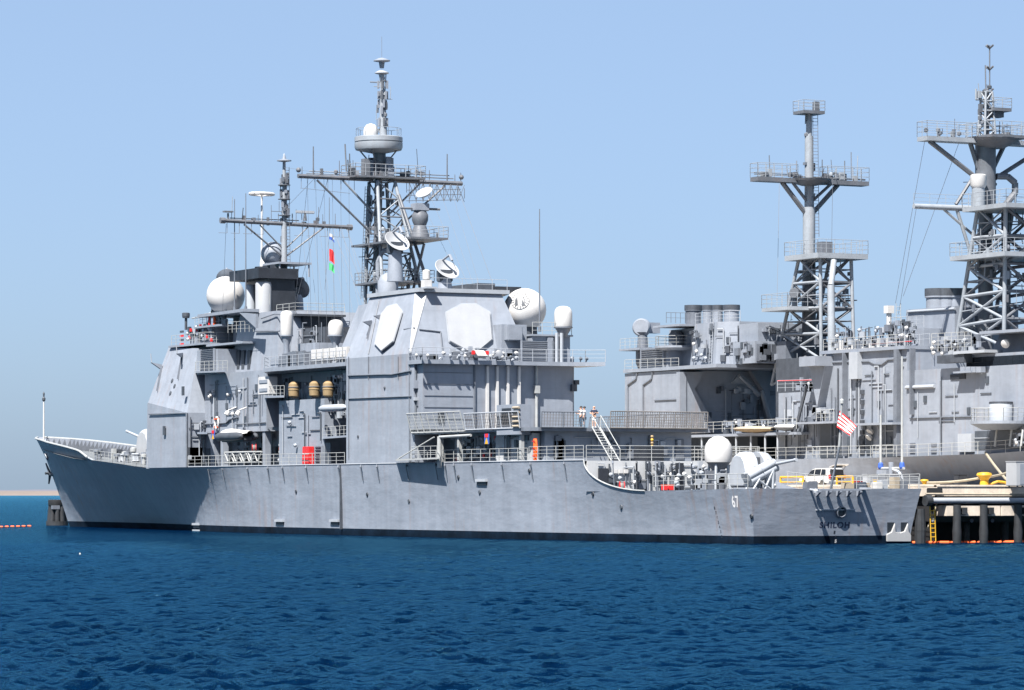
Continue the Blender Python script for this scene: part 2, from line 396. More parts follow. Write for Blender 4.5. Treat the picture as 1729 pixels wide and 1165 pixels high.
def far_strip(name, m, dist, z0, z1, x0px, x1px, jag, seed, depth):
    rnd = random.Random(seed); n = 90; b = MB(); vs = []; fs = []
    for i in range(n+1):
        px = x0px+(x1px-x0px)*i/n; dx, dy = _ray(px)
        p = V(CX+dx*dist, CY+dy*dist, z0); q = V(CX+dx*(dist+depth), CY+dy*(dist+depth), z0)
        hgt = z1*(1-jag+jag*rnd.random())
        vs += [p, p.lerp(q, 0.2)+V(0,0,hgt), q+V(0,0,hgt*0.9), q+V(0,0,-1)]
    for i in range(n):
        for j in range(3): fs.append((i*4+j, i*4+4+j, i*4+5+j, i*4+1+j))
    o = b.add(vs, fs).build(name, m, smooth=True); o['kind'] = 'structure'; return o
far_strip('far_shore_beach', 'sand', 8500, -0.5, 11.5, -1500, 3200, 0.06, 1, 260)
far_strip('far_shore_dunes', 'far_scrub', 8900, -0.5, 18.5, -1500, 3200, 0.25, 2, 500)
# ================================================================ hull form shared by both warships
def interp(x, t): return float(np.interp(x, [a for a, b in t], [b for a, b in t]))
BD = [(0,7.5),(20,8.1),(40,8.4),(95,8.4),(107,8.35),(118,8.05),(125,7.45),(135,6.35),(143,5.6),(150,5.0),(160,3.8),(168,2.2),(172.8,0.06)]
BW = [(0,6.8),(20,7.6),(40,8.2),(88,8.2),(98,7.5),(107,6.2),(115,4.7),(125,3.15),(135,1.6),(150,0.5),(165,0.12),(172.8,0.03)]
NX = [(0,1.4),(88,2.0),(104,2.6),(113,1.5),(120,0.98),(140,0.92),(172.8,0.9)]
STEM = [(-2.5,160.0),(0,162.3),(3.5,165.6),(6.5,168.7),(8.5,170.8),(10.35,172.8)]
ZT_C = [(118,6.38),(124,6.6),(129,6.85),(136.3,7.14),(141.7,7.38),(143.2,7.6),(144.6,7.98),(146,8.35),(147.5,8.55),(150.6,8.83),(157,9.31),(164.6,9.88),(172.8,10.36)]
def zt_cruiser(s):
    if s <= 14.6: return 4.12-0.012*s
    if s < 24.2: return 3.95+2.45*(1-math.sqrt(max(0, 1-((s-14.6)/9.6)**2)))
    return interp(s, [(24.2,6.4),(106,6.38)]+ZT_C)
ZT_D = [(0,4.2),(18,4.2),(24,7.0),(100,7.0),(118,7.2),(130,7.7),(150,9.0),(172.8,10.8)]
def zt_destroyer(s): return interp(s, ZT_D)
def hull_pt(s, z, sgn, zt):
    zc = max(z, 0.0); f = min(1.0, zc/zt)
    y = interp(s, BW)+(interp(s, BD)-interp(s, BW))*f**interp(s, NX)
    if z < 0: y *= 1+z*0.04
    x = s
    if s > 110: x = 110+(s-110)*(interp(z, STEM)-110)/(172.8-110)
    if s < 12: x = s+(1-s/12)*max(0, zt-z)*0.15
    return V(x, sgn*y, z)
def hull(ztf, levels_z, stations, xf, par, m='hull'):
    """shell in three strakes: boot topping below levels_z, side above"""
    def strake(zs_of, name, mm, closed=False):
        vs = []; n = None
        for s in stations:
            col = zs_of(s); n = len(col)
            vs.append([hull_pt(s, z, 1, ztf(s)) for z in col]+[hull_pt(s, z, -1, ztf(s)) for z in reversed(col)])
        flat = [xf(p) for r in vs for p in r]; w = 2*n; fs = []
        for i in range(len(stations)-1):
            for j in range(w-1):
                if j == n-1: continue
                fs.append((i*w+j, (i+1)*w+j, (i+1)*w+j+1, i*w+j+1))
        for j in range(n-1): fs.append((j, j+1, w-2-j, w-1-j))          # transom
        return MB().add(flat, fs).build(name, mm, par, smooth=True)
    a = strake(lambda s: [-2.5, -1.0, 0.0, levels_z], 'boot_topping', 'boot_black')
    def side(s):
        t = ztf(s); return [levels_z+(t-levels_z)*(k/9) for k in range(10)]
    h = strake(side, 'hull', m)
    return h, a
stations = sorted(set([0,3,6,9,12,14.6,16,17.5,19,20.5,21.7,22.6,23.2,23.6,23.9,24.1,24.2]+list(range(27,106,4))+[x*1.5+106 for x in range(43)]+[141.7,143.2,144.6,146,147.5,171,172,172.8]))
stations = [s for s in stations if s <= 172.8]

cr = thing('cruiser', 'grey guided missile cruiser in front, moored with stern number 67 and bow to the left', 'warship', (86, 0, 0))
hull_o, boot_o = hull(zt_cruiser, 0.62, stations, lambda p: p, cr)
# decks
def deck(name, sts, zf, par, xf=lambda p: p, m='deck_grey', inset=0.05):
    vs = []
    for s in sts:
        y = interp(s, BD)-inset
        x = hull_pt(s, zf(s), 1, zf(s)).x if s > 110 else s
        vs += [xf(V(x, y, zf(s))), xf(V(x, -y, zf(s)))]
    return MB().add(vs, [(2*i, 2*i+1, 2*i+3, 2*i+2) for i in range(len(sts)-1)]).build(name, m, par)
deck('main_deck', [24.2,40,60,80,95,107], lambda s: 6.32, cr)
deck('forecastle_deck', [107,113,118,125,135,142,150,158,166,171], lambda s: min(zt_cruiser(s), interp(s, [(107,6.38),(142,7.38),(150,7.7),(172.8,9.3)]))-0.06, cr, inset=0.14)
deck('quarter_deck', [0.3,6,12,24.2], lambda s: 3.92, cr, inset=0.1)
# bulwark inner skin with frames (seen over the port bow)
for sgn in (1, -1):
    b = MB(); ss = [144+1.6*i for i in range(18)]; P = []
    for s in ss:
        zt = zt_cruiser(s); z0 = interp(s, [(142,7.3),(150,7.6),(172.8,9.2)])
        a = hull_pt(s, zt, sgn, zt); c = hull_pt(s, z0, sgn, zt)
        P += [a+V(0,-sgn*0.10,0.0), c+V(0,-sgn*0.10,0)]
    b.add(P, [(2*i, 2*i+1, 2*i+3, 2*i+2) for i in range(len(ss)-1)])
    bw = b.build('bulwark', 'grey_mid', cr)
    cap = MB(); pts = [hull_pt(s, zt_cruiser(s), sgn, zt_cruiser(s))+V(0,0,0.02) for s in [143.5+1.3*i for i in range(23)]]
    cap.path(pts, 0.11).build('cap_rail', 'rail_white', bw)
    for s in [144+0.8*i for i in range(35)]:
        zt = zt_cruiser(s); z0 = interp(s, [(142,7.3),(150,7.6),(172.8,9.2)])
        a = hull_pt(s, zt, sgn, zt)+V(0,-sgn*0.12,-0.05); c = hull_pt(s, z0, sgn, zt)+V(0,-sgn*0.12,0); e = c+V(0,-sgn*0.75,0)
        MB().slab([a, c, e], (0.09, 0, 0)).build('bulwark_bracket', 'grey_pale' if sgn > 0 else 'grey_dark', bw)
# jackstaff, anchor, chain gear on the bow
MB().tube((171.0,0,9.3), (171.0,0,14.5), 0.11, 0.09, n=8).build('jackstaff', 'white', cr)
MB().lathe([(0.1,0),(0.2,0.1),(0.2,0.35),(0.08,0.5),(0.12,0.9),(0.02,1.1)], (171.0,0,14.5), n=10).build('staff_light', 'grey_dark', cr)
an = MB(); c = at(97, 805, 0.0); c = V(c.x-0.1, 0.0, 6.0)
an.tube(c+V(-1.2,0.5,-0.1), c+V(1.1,0.6,0.0), 0.24, 0.2, n=8)
an.tube(c+V(0.9,0.6,0.0), c+V(1.9,0.75,1.25), 0.2, 0.09).tube(c+V(0.9,0.6,0.0), c+V(1.6,0.5,-1.1), 0.2, 0.09).tube(c+V(0.9,1.2,0.1), c+V(0.9,-0.2,0.1), 0.16, 0.1)
an.build('anchor', 'grey_dark', cr)
MB().lathe([(0.34,0),(0.42,0.05),(0.42,0.16),(0.3,0.2)], hull_pt(166.5, 8.0, 1, zt_cruiser(166.5)), axis=(0.3,1,-0.4), n=14).build('hawse_pipe', 'grey_pale', cr, smooth=True)
for k in range(2):
    box('capstan', 'grey_mid', cr, 151-3*k, 152-3*k, -0.5, 0.5, 7.4, 8.7)
for i, (x, y) in enumerate(((147,2.5),(141,-3),(138,3.4),(134,-2.6),(158,1.2),(131,4.4))):
    MB().lathe([(0.28,0),(0.22,0.15),(0.2,0.6),(0.3,0.7),(0.26,0.85)], (x,y,7.2), n=12).build('bollard', 'grey_pale', cr, smooth=True)
    MB().lathe([(0.28,0),(0.22,0.15),(0.2,0.6),(0.3,0.7),(0.26,0.85)], (x-0.9,y,7.2), n=12).build('bollard', 'grey_pale', cr, smooth=True)
MB().lathe([(0.55,0),(0.55,0.9),(0.35,1.2)], at(125,765,2.4)-V(0,0,0.9), n=14).build('mooring_reel', 'tan', cr, smooth=True)
rnd = random.Random(5)
for i in range(44):                              # lockers, reels and vents on the forecastle
    x = rnd.uniform(121, 146); y = rnd.uniform(-4.2, 4.6); h = rnd.uniform(0.7, 1.7); w = rnd.uniform(0.4, 1.1)
    z = interp(x, [(118,6.4),(143,7.4),(150,7.7)])
    if rnd.random() < 0.6: MB().cbox((x,y,z+h/2), w, w*rnd.uniform(0.5,1.2), h).build('deck_locker', rnd.choice(['grey_plain','grey_mid','grey_dark','grey_dark','rail_white']), cr, bevel=0.03)
    else: MB().lathe([(0.18,0),(0.18,h*0.7),(0.34,h*0.75),(0.34,h),(0.1,h*1.05)], (x,y,z), n=12).build('mushroom_vent', rnd.choice(['grey_pale','grey_mid','rail_white']), cr, smooth=True)
rail(cr, [hull_pt(s, zt_cruiser(s), 1, zt_cruiser(s)) for s in (142.5,138,133,128,123,118.6)], step=1.6)
rail(cr, [hull_pt(s, zt_cruiser(s), -1, zt_cruiser(s)) for s in (142.5,138,133,128,123,118.6)], step=1.6)
# forward gun (only its shield and muzzle show past the deckhouse)
def gun(name, c, yaw, elev, par, m='grey_pale', sc=1.0):
    g = MB(); M = Matrix.Translation(c)@Matrix.Rotation(yaw, 4, 'Z')@Matrix.Scale(sc, 4)
    def P(p): return M@Vector(p)
    prof = [(-1.75,0.15),(-1.9,0.9),(-1.75,2.0),(-1.3,2.75),(-0.4,3.05),(0.5,2.95),(1.15,2.45),(1.5,1.5),(1.45,0.55),(1.1,0.15)]
    def half(y0, y1, nm):
        b = MB(); n = len(prof); ys = [y0, y0+(y1-y0)*0.25, y0+(y1-y0)*0.7, y1]; sh = [1.0, 1.0, 0.97, 0.80]
        vs = []
        for y, k in zip(ys, sh):
            for x, z in prof: vs.append(P((x*k, y, 1.35+(z-1.35)*k)))
        fs = [(j*n+i, j*n+(i+1)%n, (j+1)*n+(i+1)%n, (j+1)*n+i) for j in range(3) for i in range(n)]
        fs += [tuple(range(n))[::-1], tuple(range(3*n, 4*n))]
        return b.add(vs, fs).build(nm, m, par, smooth=True)
    sh = half(0.28, 1.35, 'gun_shield'); half(-0.28, -1.35, 'gun_shield')
    MB().add([P(p) for p in ((-1.2,-0.3,0.3),(0.9,-0.3,0.3),(0.9,0.3,0.3),(-1.2,0.3,0.3),(-1.2,-0.3,2.6),(0.6,-0.3,2.6),(0.6,0.3,2.6),(-1.2,0.3,2.6))],
        [(3,2,1,0),(4,5,6,7),(0,1,5,4),(1,2,6,5),(2,3,7,6),(3,0,4,7)]).build('gun_cradle', 'grey_dark', par)
    d = V(math.cos(elev), 0, math.sin(elev)); o = V(0.5,0,1.75)
    MB().tube(P(o), P(o+d*2.2), 0.24*sc, 0.19*sc, n=12).tube(P(o+d*2.2), P(o+d*6.4), 0.13*sc, 0.105*sc, n=12).tube(P(o+d*6.4), P(o+d*6.75), 0.14*sc, 0.13*sc, n=12).build('gun_barrel', 'grey_pale', par, smooth=True)
    MB().lathe([(1.75*sc,-0.25),(1.75*sc,0.1*sc),(1.55*sc,0.22*sc)], c, n=28).build('gun_ring', 'grey_mid', par, smooth=True)
gf = at(243, 750, 0)
gun('forward_gun', V(136.3, 0, 7.25), R(0), R(10), cr, 'array_white', 1.15)
# side fittings on the hull: scuppers, discharge boxes, rust-streaked outlets, stanchion brackets
P_ = V(0,1,0)
for px, py in ((322,885),(322,896),(472,879),(565,879),(815,811)):
    p = at(px, py, 8.3)
    s = p.x; y = hull_pt(min(s,110), p.z, 1, 6.4).y
    if s > 100: p = at(px, py, 6.3); y = hull_pt(p.x, p.z, 1, 6.4).y
    MB().cbox((p.x, y+0.05, p.z), 1.9, 0.35, 0.22).build('discharge_lip', 'grey_pale', hull_o)
    MB().cbox((p.x, y+0.0, p.z-0.26), 1.7, 0.2, 0.26).build('overboard_discharge', 'black', hull_o)
for px, py in ((575,787),(613,790),(740,790),(755,792),(770,793),(800,794),(850,795),(897,797),(952,798),(480,795),(520,795),(350,800),(375,803),(420,800),(455,800),(690,797),(1028,845),(640,795)):
    p = at(px, py, 8.4); y = hull_pt(min(p.x,108), p.z, 1, 6.4).y
    MB().tube((p.x+0.5,y+0.02,6.28),(p.x,y+0.28,6.05),0.07).tube((p.x,y+0.28,6.05),(p.x,y+0.05,4.9 if p.x > 20 else 2.9),0.045).build('scupper_pipe', 'grey_mid', hull_o)
for px, py in ((690,846),(995,834),(1040,856),(1245,872),(1160,812),(775,806),(810,831),(893,795),(620,835),(500,830)):
    p = at(px, py, 8.3); y = hull_pt(min(p.x,108), p.z, 1, zt_cruiser(p.x)).y
    MB().lathe([(0.16,-0.05),(0.2,0.03),(0.16,0.08)], (p.x, y, p.z), axis=P_, n=10).build('hull_port', random.choice(['black','grey_dark']), hull_o, smooth=True)
for px in (575,):
    p = at(px, 800, 8.4); MB().box(p.x-0.07, p.x+0.07, 8.25, 8.47, 0.55, 6.3).build('rubbing_strake', 'grey_dark', hull_o)
# break of deck: bright sheer moulding
mo = MB(); ss = [14.8+0.6*i for i in range(15)]+[23.6,23.9,24.1,24.2]
mo.path([hull_pt(s, zt_cruiser(s), 1, zt_cruiser(s))+V(0,0.03,0.02) for s in ss], 0.06).build('sheer_moulding', 'rail_white', hull_o)
mo2 = MB().path([V(24.2+2*i, interp(24.2+2*i, BD), 6.4) for i in range(42)], 0.05).build('gunwale', 'grey_pale', hull_o)
# break bulkhead
bb = box('break_bulkhead', 'grey_lit', cr, 24.05, 24.4, -7.9, 7.9, 3.9, 6.35)
clutter(bb, (24.04, 7.6, 3.95), (0,-1,0), (0,0,1), (-1,0,0), 15, 2.3, 46, 11, 'ppppbbcvlcl')
d0 = ax(1018, 808, 24.0); MB().box(23.85, 24.04, d0.y-0.42, d0.y+0.42, 4.1, 5.75).build('open_doorway', 'black', bb)
for k in range(3): p = ax(1038+9*k, 796, 24.0); MB().cbox((23.9, p.y, p.z), 0.2, 0.34, 0.32).build('junction_box', 'white', bb, bevel=0.02)
for px in (1147,): p = ax(px, 805, 24); MB().box(23.9, 24.04, p.y-0.35, p.y+0.35, 4.0, 6.2).build('open_doorway', 'black', bb)
for px in (1075, 1094, 1110, 1135, 1168):
    p = ax(px, 800, 23.6); MB().tube((23.6,p.y,4.0),(23.6,p.y,6.3),0.08).tube((23.6,p.y,5.4),(22.6,p.y+0.6,6.2),0.06).lathe([(0.1,0),(0.18,0.1),(0.18,0.3),(0.08,0.4)], (23.5,p.y,5.3+random.random()*0.6), axis=(-1,0.4,0), n=10).build('davit_post', random.choice(['grey_mid','grey_dark','grey_plain']), bb)
rail(cr, [V(24.3,7.9,6.35), V(24.3,-7.9,6.35)], h=1.2, bars=4, step=1.9)
rail(cr, [V(24.4,8.1,6.4), V(33.5,8.2,6.4)], h=1.15, bars=4, step=1.6)
rail(cr, [V(24.4,-8.1,6.4), V(40,-8.2,6.4)], h=1.15, bars=4, step=1.6)
rail(cr, [hull_pt(s, zt_cruiser(s), 1, zt_cruiser(s)) for s in (13.6,9,4.5,0.25)], h=1.1, bars=3, step=1.5)
rail(cr, [hull_pt(s, zt_cruiser(s), -1, zt_cruiser(s)) for s in (20,13,6,0.25)], h=1.1, bars=3, step=1.5)
# transom furniture
tz = lambda z: max(0, 4.12-z)*0.15
def TR(px, py, out=0.0):
    P0 = V(0,0,4.12); N = V(-1,0,-0.15).normalized()
    return onplane(px, py, P0+N*out, N)
TN = V(-1,0,-0.15).normalized(); TW = V(-0.15,0,1).normalized(); TU = V(0,-1,0)
text('ship_name', 'SHILOH', 0.60, 'cloth_navy', hull_o, TR(1409.5,887,0.004), TU, TW, TN, bold=0.024, spacing=1.16, sx=1.14)
sn_ = text('stern_number', '67', 1.2, 'cloth_white', hull_o, at(1240,848,hull_pt(2.2,3.05,1,4.1).y+0.10), (-1,0.02,0), (0,0.20,1), (0.02,1,-0.20), ext=0.0, bold=0.025, spacing=1.15, sx=0.72)
for i, (px, py) in enumerate(((1409,899),(1411,907),(1411,914))):
    text('draft_mark', ('II','6','5')[i], 0.32, ('black','black','white')[i], hull_o, TR(px,py,0.004), TU, TW, TN, bold=0.02)
for i in range(7):
    p = at(1208+0.9*i, 858+8*i, 7.3); y = hull_pt(p.x, p.z, 1, 4.1).y
    dm_ = text('draft_mark', str(8-i) if i < 7 else '', 0.30, 'black', hull_o, (p.x, y+0.03, p.z), (-1,0.02,0), (0,0.12,1), (0.02,1,-0.12), ext=0.0, bold=0.01)
def hug(o, gap=0.012):                                # lay side lettering on the curved shell
    for v in o.data.vertices:
        h = 4.1-v.co.z; s_ = (v.co.x-0.15*h)/(1-0.0125*h); v.co.y = hull_pt(max(s_, 0), v.co.z, 1, zt_cruiser(max(s_, 0))).y+gap
hug(sn_)
for o_ in [o for o in hull_o.children if o.name.startswith('draft_mark')]:
    if o_.data.vertices[0].co.x > 1.5: hug(o_)
hp = TR(1419,864)
MB().lathe([(0.40,-0.05),(0.44,0.22),(0.36,0.25),(0.33,0.05),(0.02,0.03)], hp, axis=TN, n=24).build('towed_array_port', 'grey_mid', hull_o, smooth=True)
MB().lathe([(0.33,0.06),(0.02,0.062)], hp, axis=TN, n=20).build('port_opening', 'black', hull_o)
tp = MB(); a = TR(1378,828.5); b_ = TR(1447,828.5)
tp.box(-0.58, -0.40, b_.y, a.y, 3.98, 4.08)
tplat = tp.build('stern_platform', 'grey_plain', cr)
for k in range(5):
    y = a.y+(b_.y-a.y)*k/4
    MB().slab([(-0.02,y-0.09,3.96),(-0.57,y-0.09,3.96),(-0.57,y-0.09,3.84),(-0.02,y-0.09,3.5)], (0,0.18,0)).build('platform_bracket', 'grey_plain', tplat)
MB().cbox((0.18, (a.y+b_.y)/2, 2.55), 0.12, 3.4, 0.09).build('platform_stay', 'grey_pale', tplat)
p = TR(1368,832); MB().tube((0.1,p.y,4.05),(-0.75,p.y,3.98),0.09).lathe([(0.18,0),(0.2,0.15),(0.12,0.3)], (-0.75,p.y,3.8), n=10).build('stern_light', 'grey_pale', cr)
p = TR(1456,826); MB().box(-0.9, 0.2, p.y-0.22, p.y+0.22, 4.0, 4.2).build('stern_roller', 'grey_pale', cr, bevel=0.05)
# decoy ports with their white fairings, low on the transom
wf = MB(); Q = [TR(*q) for q in ((1496,914),(1496,902),(1504,898),(1510,883),(1511,898),(1519,899),(1526,897),(1532,883),(1533,897),(1537,903),(1537,914))]
wf.slab(Q, TN*0.14).build('decoy_fairing', 'white', hull_o, bevel=0.03)
for q in (((1498,882),(1510,882),(1503,898),(1498,900)), ((1521,882),(1533,882),(1526,897),(1521,898))):
    MB().slab([TR(*k) for k in q], TN*0.02).build('decoy_port', 'black', hull_o)
# ================================================================ cruiser superstructure
PY, AX_, UZ = V(0,1,0), V(-1,0,0), V(0,0,1)          # port-facing, aft-facing normals
# ---- forward deckhouse
fd = MB()
zb = [6.3]*4; zm = [11.8, 13.05, 13.05, 11.8]
fd.frus([(107,8.15),(118.4,8.0),(118.4,-8.0),(107,-8.15)], zb, [(107,8.15),(118.2,7.95),(118.2,-7.95),(107,-8.15)], zm)
fdh = fd.build('forward_deckhouse', 'grey', cr)
fu = MB().frus([(107,8.12),(118.15,7.9),(118.15,-7.9),(107,-8.12)], zm, [(108.9,6.2),(117.3,6.0),(117.3,-6.0),(108.9,-6.2)], [18.3,18.65,18.65,18.3])
fup = fu.build('bridge_house', 'grey', cr)
def slopeplane(p, q, r):
    n = (Vector(q)-Vector(p)).cross(Vector(r)-Vector(p)).normalized()
    return Vector(p), (n if n.y > 0 or (abs(n.y) < 0.3 and n.x < 0) else -n)
FP, FN = slopeplane((107,8.12,11.8),(118.15,7.9,13.05),(117.3,6.0,18.65))
for px, py in ((291,643),(295,652),(288,664)):
    MB().lathe([(0.2,-0.03),(0.24,0.05),(0.16,0.08)], onplane(px,py,FP,FN), axis=FN, n=12).build('port_light', 'grey_dark', fup, smooth=True)
for (px, py, qx, qy) in ((256,612,274,623), (299,597,309,603)):       # fixed stub arms
    a = onplane(px, py, FP+FN*1.3, FN); c = onplane(qx, qy, FP, FN)
    MB().slab([a, c+UZ*0.45, c-UZ*0.1], (0.35,0,0)).build('sensor_arm', 'grey_plain', fup)
    MB().tube(a, a+V(0,0.1,0.9), 0.05).build('navigation_light', 'grey_pale', fup)
    MB().slab([c, c+V(0,0,-0.2), onplane(qx-7, qy+38, FP, FN)], FN*0.25).build('arm_stay', 'grey_mid', fup)
for px, py, m_ in ((277,727,'grey_dark'),(309,660,'grey_dark')):
    p = at(px, py, 8.2); MB().obox(p, V(1,0,0), UZ, PY, 0.25, 0.45, 0.06).build('vent', m_, fdh)
MB().path([at(251,699,8.1), at(313,697.5,8.24)], 0.07).build('degaussing_cable', 'grey_mid', fdh)
MB().tube((107.0,8.2,6.4),(107.0,8.2,11.8),0.10).build('corner_pipe', 'grey_mid', fdh)
# aft-facing end of forward deckhouse (px 313-343)
clutter(fdh, (106.99,8.0,6.5), (0,-1,0), UZ, AX_, 1.9, 5.0, 12, 3, 'ppbcd')
# roof of the bridge and its gear
box('bridge_roof_house', 'grey', cr, 108.2, 114.5, -4.6, 4.8, 18.3, 20.4)
rp = box('signal_platform', 'grey_plain', cr, 107.2, 116.6, -5.9, 6.3, 18.62, 18.82)
rail(rp, [V(107.3,6.2,18.8), V(116.5,6.0,18.8)], step=1.3)
rail(rp, [V(107.3,6.2,18.8), V(107.3,-5.8,18.8)], step=1.3)
clutter(rp, (107.5,4.9,18.85), (1,0,0), UZ, PY, 7, 2.0, 20, 8, 'ppbblcrr')
up = box('signal_bridge', 'grey_plain', cr, 104.6, 112.0, -3, 5.4, 20.4, 20.6)
rail(up, [at(300,545,5.4)*1.0, V(104.7,5.4,20.55)], step=1.1) if False else rail(up, [V(111.9,5.3,20.55), V(104.7,5.3,20.55), V(104.7,-2.9,20.55)], step=1.1, m='grey_pale')
MB().path([V(112.9,5.2,21.5), V(106,5.3,21.45)], 0.07).build('awning_spar', 'rail_white', up)
for px, m_ in ((354,'red'),(362,'orange')): p = at(px,553,5.3); MB().cbox((p.x,p.y,21.0), 0.35,0.2,0.9).build('signal_flag_bag', m_, up, bevel=0.03)
clutter(up, (105,4.6,20.6), (1,0,0), UZ, PY, 7, 1.6, 14, 9, 'pbblbv')
p = at(314,537,4.5); MB().tube(p-UZ*1.2, p, 0.15).lathe([(0.35,0),(0.4,0.2),(0.4,0.5),(0.3,0.55)], p, n=12).build('signal_lamp', 'grey_dark', up)
# red striped panel at the front of the bridge roof
for j in range(4):
    p = at(307,560+7*j,5.0); MB().cbox((p.x,5.0,p.z), 0.9, 0.08, 0.22).build('signal_panel', 'red' if j%2 else 'grey_dark', rp)
# ---- forward mid house (px 343-450)
mh = MB().frus([(91.7,6.2),(107.1,6.2),(107.1,-6.2),(91.7,-6.2)], 9.75, [(91.7,6.2),(107.1,6.2),(107.1,-6.2),(91.7,-6.2)], 15.6).build('forward_midship_house', 'grey', cr)
ml = box('boat_bay_bulkhead', 'grey', cr, 91.0, 107.05, -4.4, 4.2, 6.3, 9.74)
for px in (361, 376, 447): p = at(px, 760, 6.0); MB().box(p.x-0.3, p.x+0.3, 5.5, 6.1, 6.3, 9.74).build('deck_pillar', 'grey', ml)
p0, p1 = at(345,790,6.15), at(358,790,6.15)
MB().box(p1.x, 107.05, 4.2, 6.15, 6.3, 9.74).build('locker_house', 'grey', ml)
door(ml, ((p0.x+p1.x)/2, 6.16, 7.3), (1,0,0), PY, w=1.2, h=1.9, m='door_dark')
MB().slab([at(333,733,6.2), at(350,733,6.2), at(350,733,8.0), at(333,733,8.0)], (0,0,0.2)).build('canopy', 'grey_plain', ml)
clutter(ml, (91.3,4.22,6.4), (1,0,0), UZ, PY, 15, 3.2, 26, 21, 'pbbdvcpl')
clutter(mh, (92,6.21,9.9), (1,0,0), UZ, PY, 14.5, 5.4, 22, 22, 'cccpplv')
MB().path([at(345,716,6.3), at(382,714,6.3), at(388,708,6.3), at(402,704,6.3)], 0.09).build('degaussing_cable', 'grey_mid', mh)
MB().path([at(398,716,6.3), at(448,713,6.3)], 0.06).build('degaussing_cable', 'grey_mid', mh)
for px in (400, 418): 
    p = at(px,698,6.2); MB().tube(p+V(0,0.05,0.6), p+V(0,0.9,0.3), 0.07).lathe([(0.1,0),(0.24,0.15),(0.26,0.45)], p+V(0,0.9,0.25), axis=(0,0.5,-1), n=12).build('floodlight', 'white', mh, smooth=True)
# louvre and platforms on its flank
lp = MB().slab([at(330,630,6.2), at(380,628,6.2), at(380,628,7.6), at(330,630,7.6)], (0,0,0.18)).build('vent_platform', 'grey_plain', mh)
louvre(mh, at(352,608,6.9), (1,0,0), PY, 3.4, 2.1, 12)
box('fan_house', 'grey', cr, 102.2, 107.6, -5, 6.85, 15.6, 18.0)
rail(mh, [at(330,629,7.5), at(384,627,7.5)], step=1.2)
# ---- stack house with dark mouth and white uptakes
st = MB(); bo = [(91.5,5.0),(103.3,5.0),(103.3,-5.0),(91.5,-5.0)]; to = [(93.2,4.4),(102.4,4.4),(102.4,-4.4),(93.2,-4.4)]
sth = st.frus(bo, 15.6, to, 21.4).build('forward_stack_house', 'grey', cr)
SP, SN = slopeplane((91.5,5.0,15.6),(103.3,5.0,15.6),(102.4,4.4,21.4))
for px in (393, 403.5, 411.5, 421.5):
    p = onplane(px, 608, SP, SN); MB().obox(p, V(1,0,0), UZ, PY, 0.42, 0.98, 0.12).build('intake_slot', 'grey_dark', sth, bevel=0.08)
# covered gallery with its diagonal edge (px 370-430, py 527-565)
gz0, gz1 = 18.6, 21.5
gal = box('gallery_floor', 'grey_plain', cr, 98.0, 107.3, -4.5, 6.0, 18.4, 18.6)
rail(gal, [at(385,562,5.9), at(428,560,5.9)], step=1.0)
gr_ = MB().slab([at(362,534,5.5), at(404,526,6.0), at(432,552,5.2), at(432,533,4.9), at(430,527,4.5), at(360,531,3.5)], (0,0,0.22)) if False else None
rf = MB().frus([(97.5,6.2),(110.5,5.6),(110.5,-4.0),(97.5,-4.6)], 21.45, [(97.5,6.2),(110.5,5.6),(110.5,-4.0),(97.5,-4.6)], 21.75).build('radome_platform', 'grey_plain', cr)
MB().slab([at(404,528,6.15), at(432,530,6.15), at(432,554,6.15)], (0,-0.25,0)).build('gusset', 'grey_plain', rf)
MB().slab([at(404,528,-4.4), at(432,530,-4.4), at(432,554,-4.4)], (0,-0.25,0)).build('gusset', 'grey_plain', rf)
box('gallery_house', 'grey', cr, 103.4, 107.0, -4.4, 3.2, 18.0, 21.45)
MB().path([at(431,559,4.75), at(472,559,4.75)], 0.08).build('handrail', 'grey_mid', sth)
MB().path([at(441,538,4.7), at(452,534,4.7), at(464,530,4.65), at(473,531,4.65)], 0.06).build('cable_run', 'grey_mid', sth)
# radomes and uptakes
c = at(381,499,4.0)
MB().lathe([(1.1,-2.1),(1.0,-1.5),(0.9,-1.2)], c, n=20).build('radome_pedestal', 'grey_plain', rf)
MB().ball(c, 1.92).build('radome', 'white', rf, smooth=True)
box('stack_cap', 'black', cr, 97.0, 104.3, 0.5, 4.75, 24.75, 25.75)
for px, w, t in ((423,0.52,474),(445,0.80,472)):
    p = at(px, 525, 3.8); q = at(px, t, 3.8)
    MB().lathe([(w,0),(w,q.z-p.z-0.2),(w*0.9,q.z-p.z)], V(p.x,3.8,21.35), n=20).build('uptake', 'array_white' if w > 0.6 else 'grey_pale', sth, smooth=True)
sm = MB().frus([(97.4,3.4),(104.0,3.2),(104.0,0.6),(97.4,0.6)], 21.4, [(97.5,3.3),(103.9,3.1),(103.9,0.7),(97.5,0.7)], 25.4).build('forward_stack', 'black', cr)
rail(sm, [V(97.2,3.45,22.2), V(100.5,3.45,22.2)], step=1.4)
for i in range(3): MB().lathe([(0.85,0),(0.85,0.9),(0.75,0.9),(0.75,0.1)], (98.6+1.9*i,1.9,25.3), n=18).build('exhaust_pipe', 'black', sm, smooth=True)
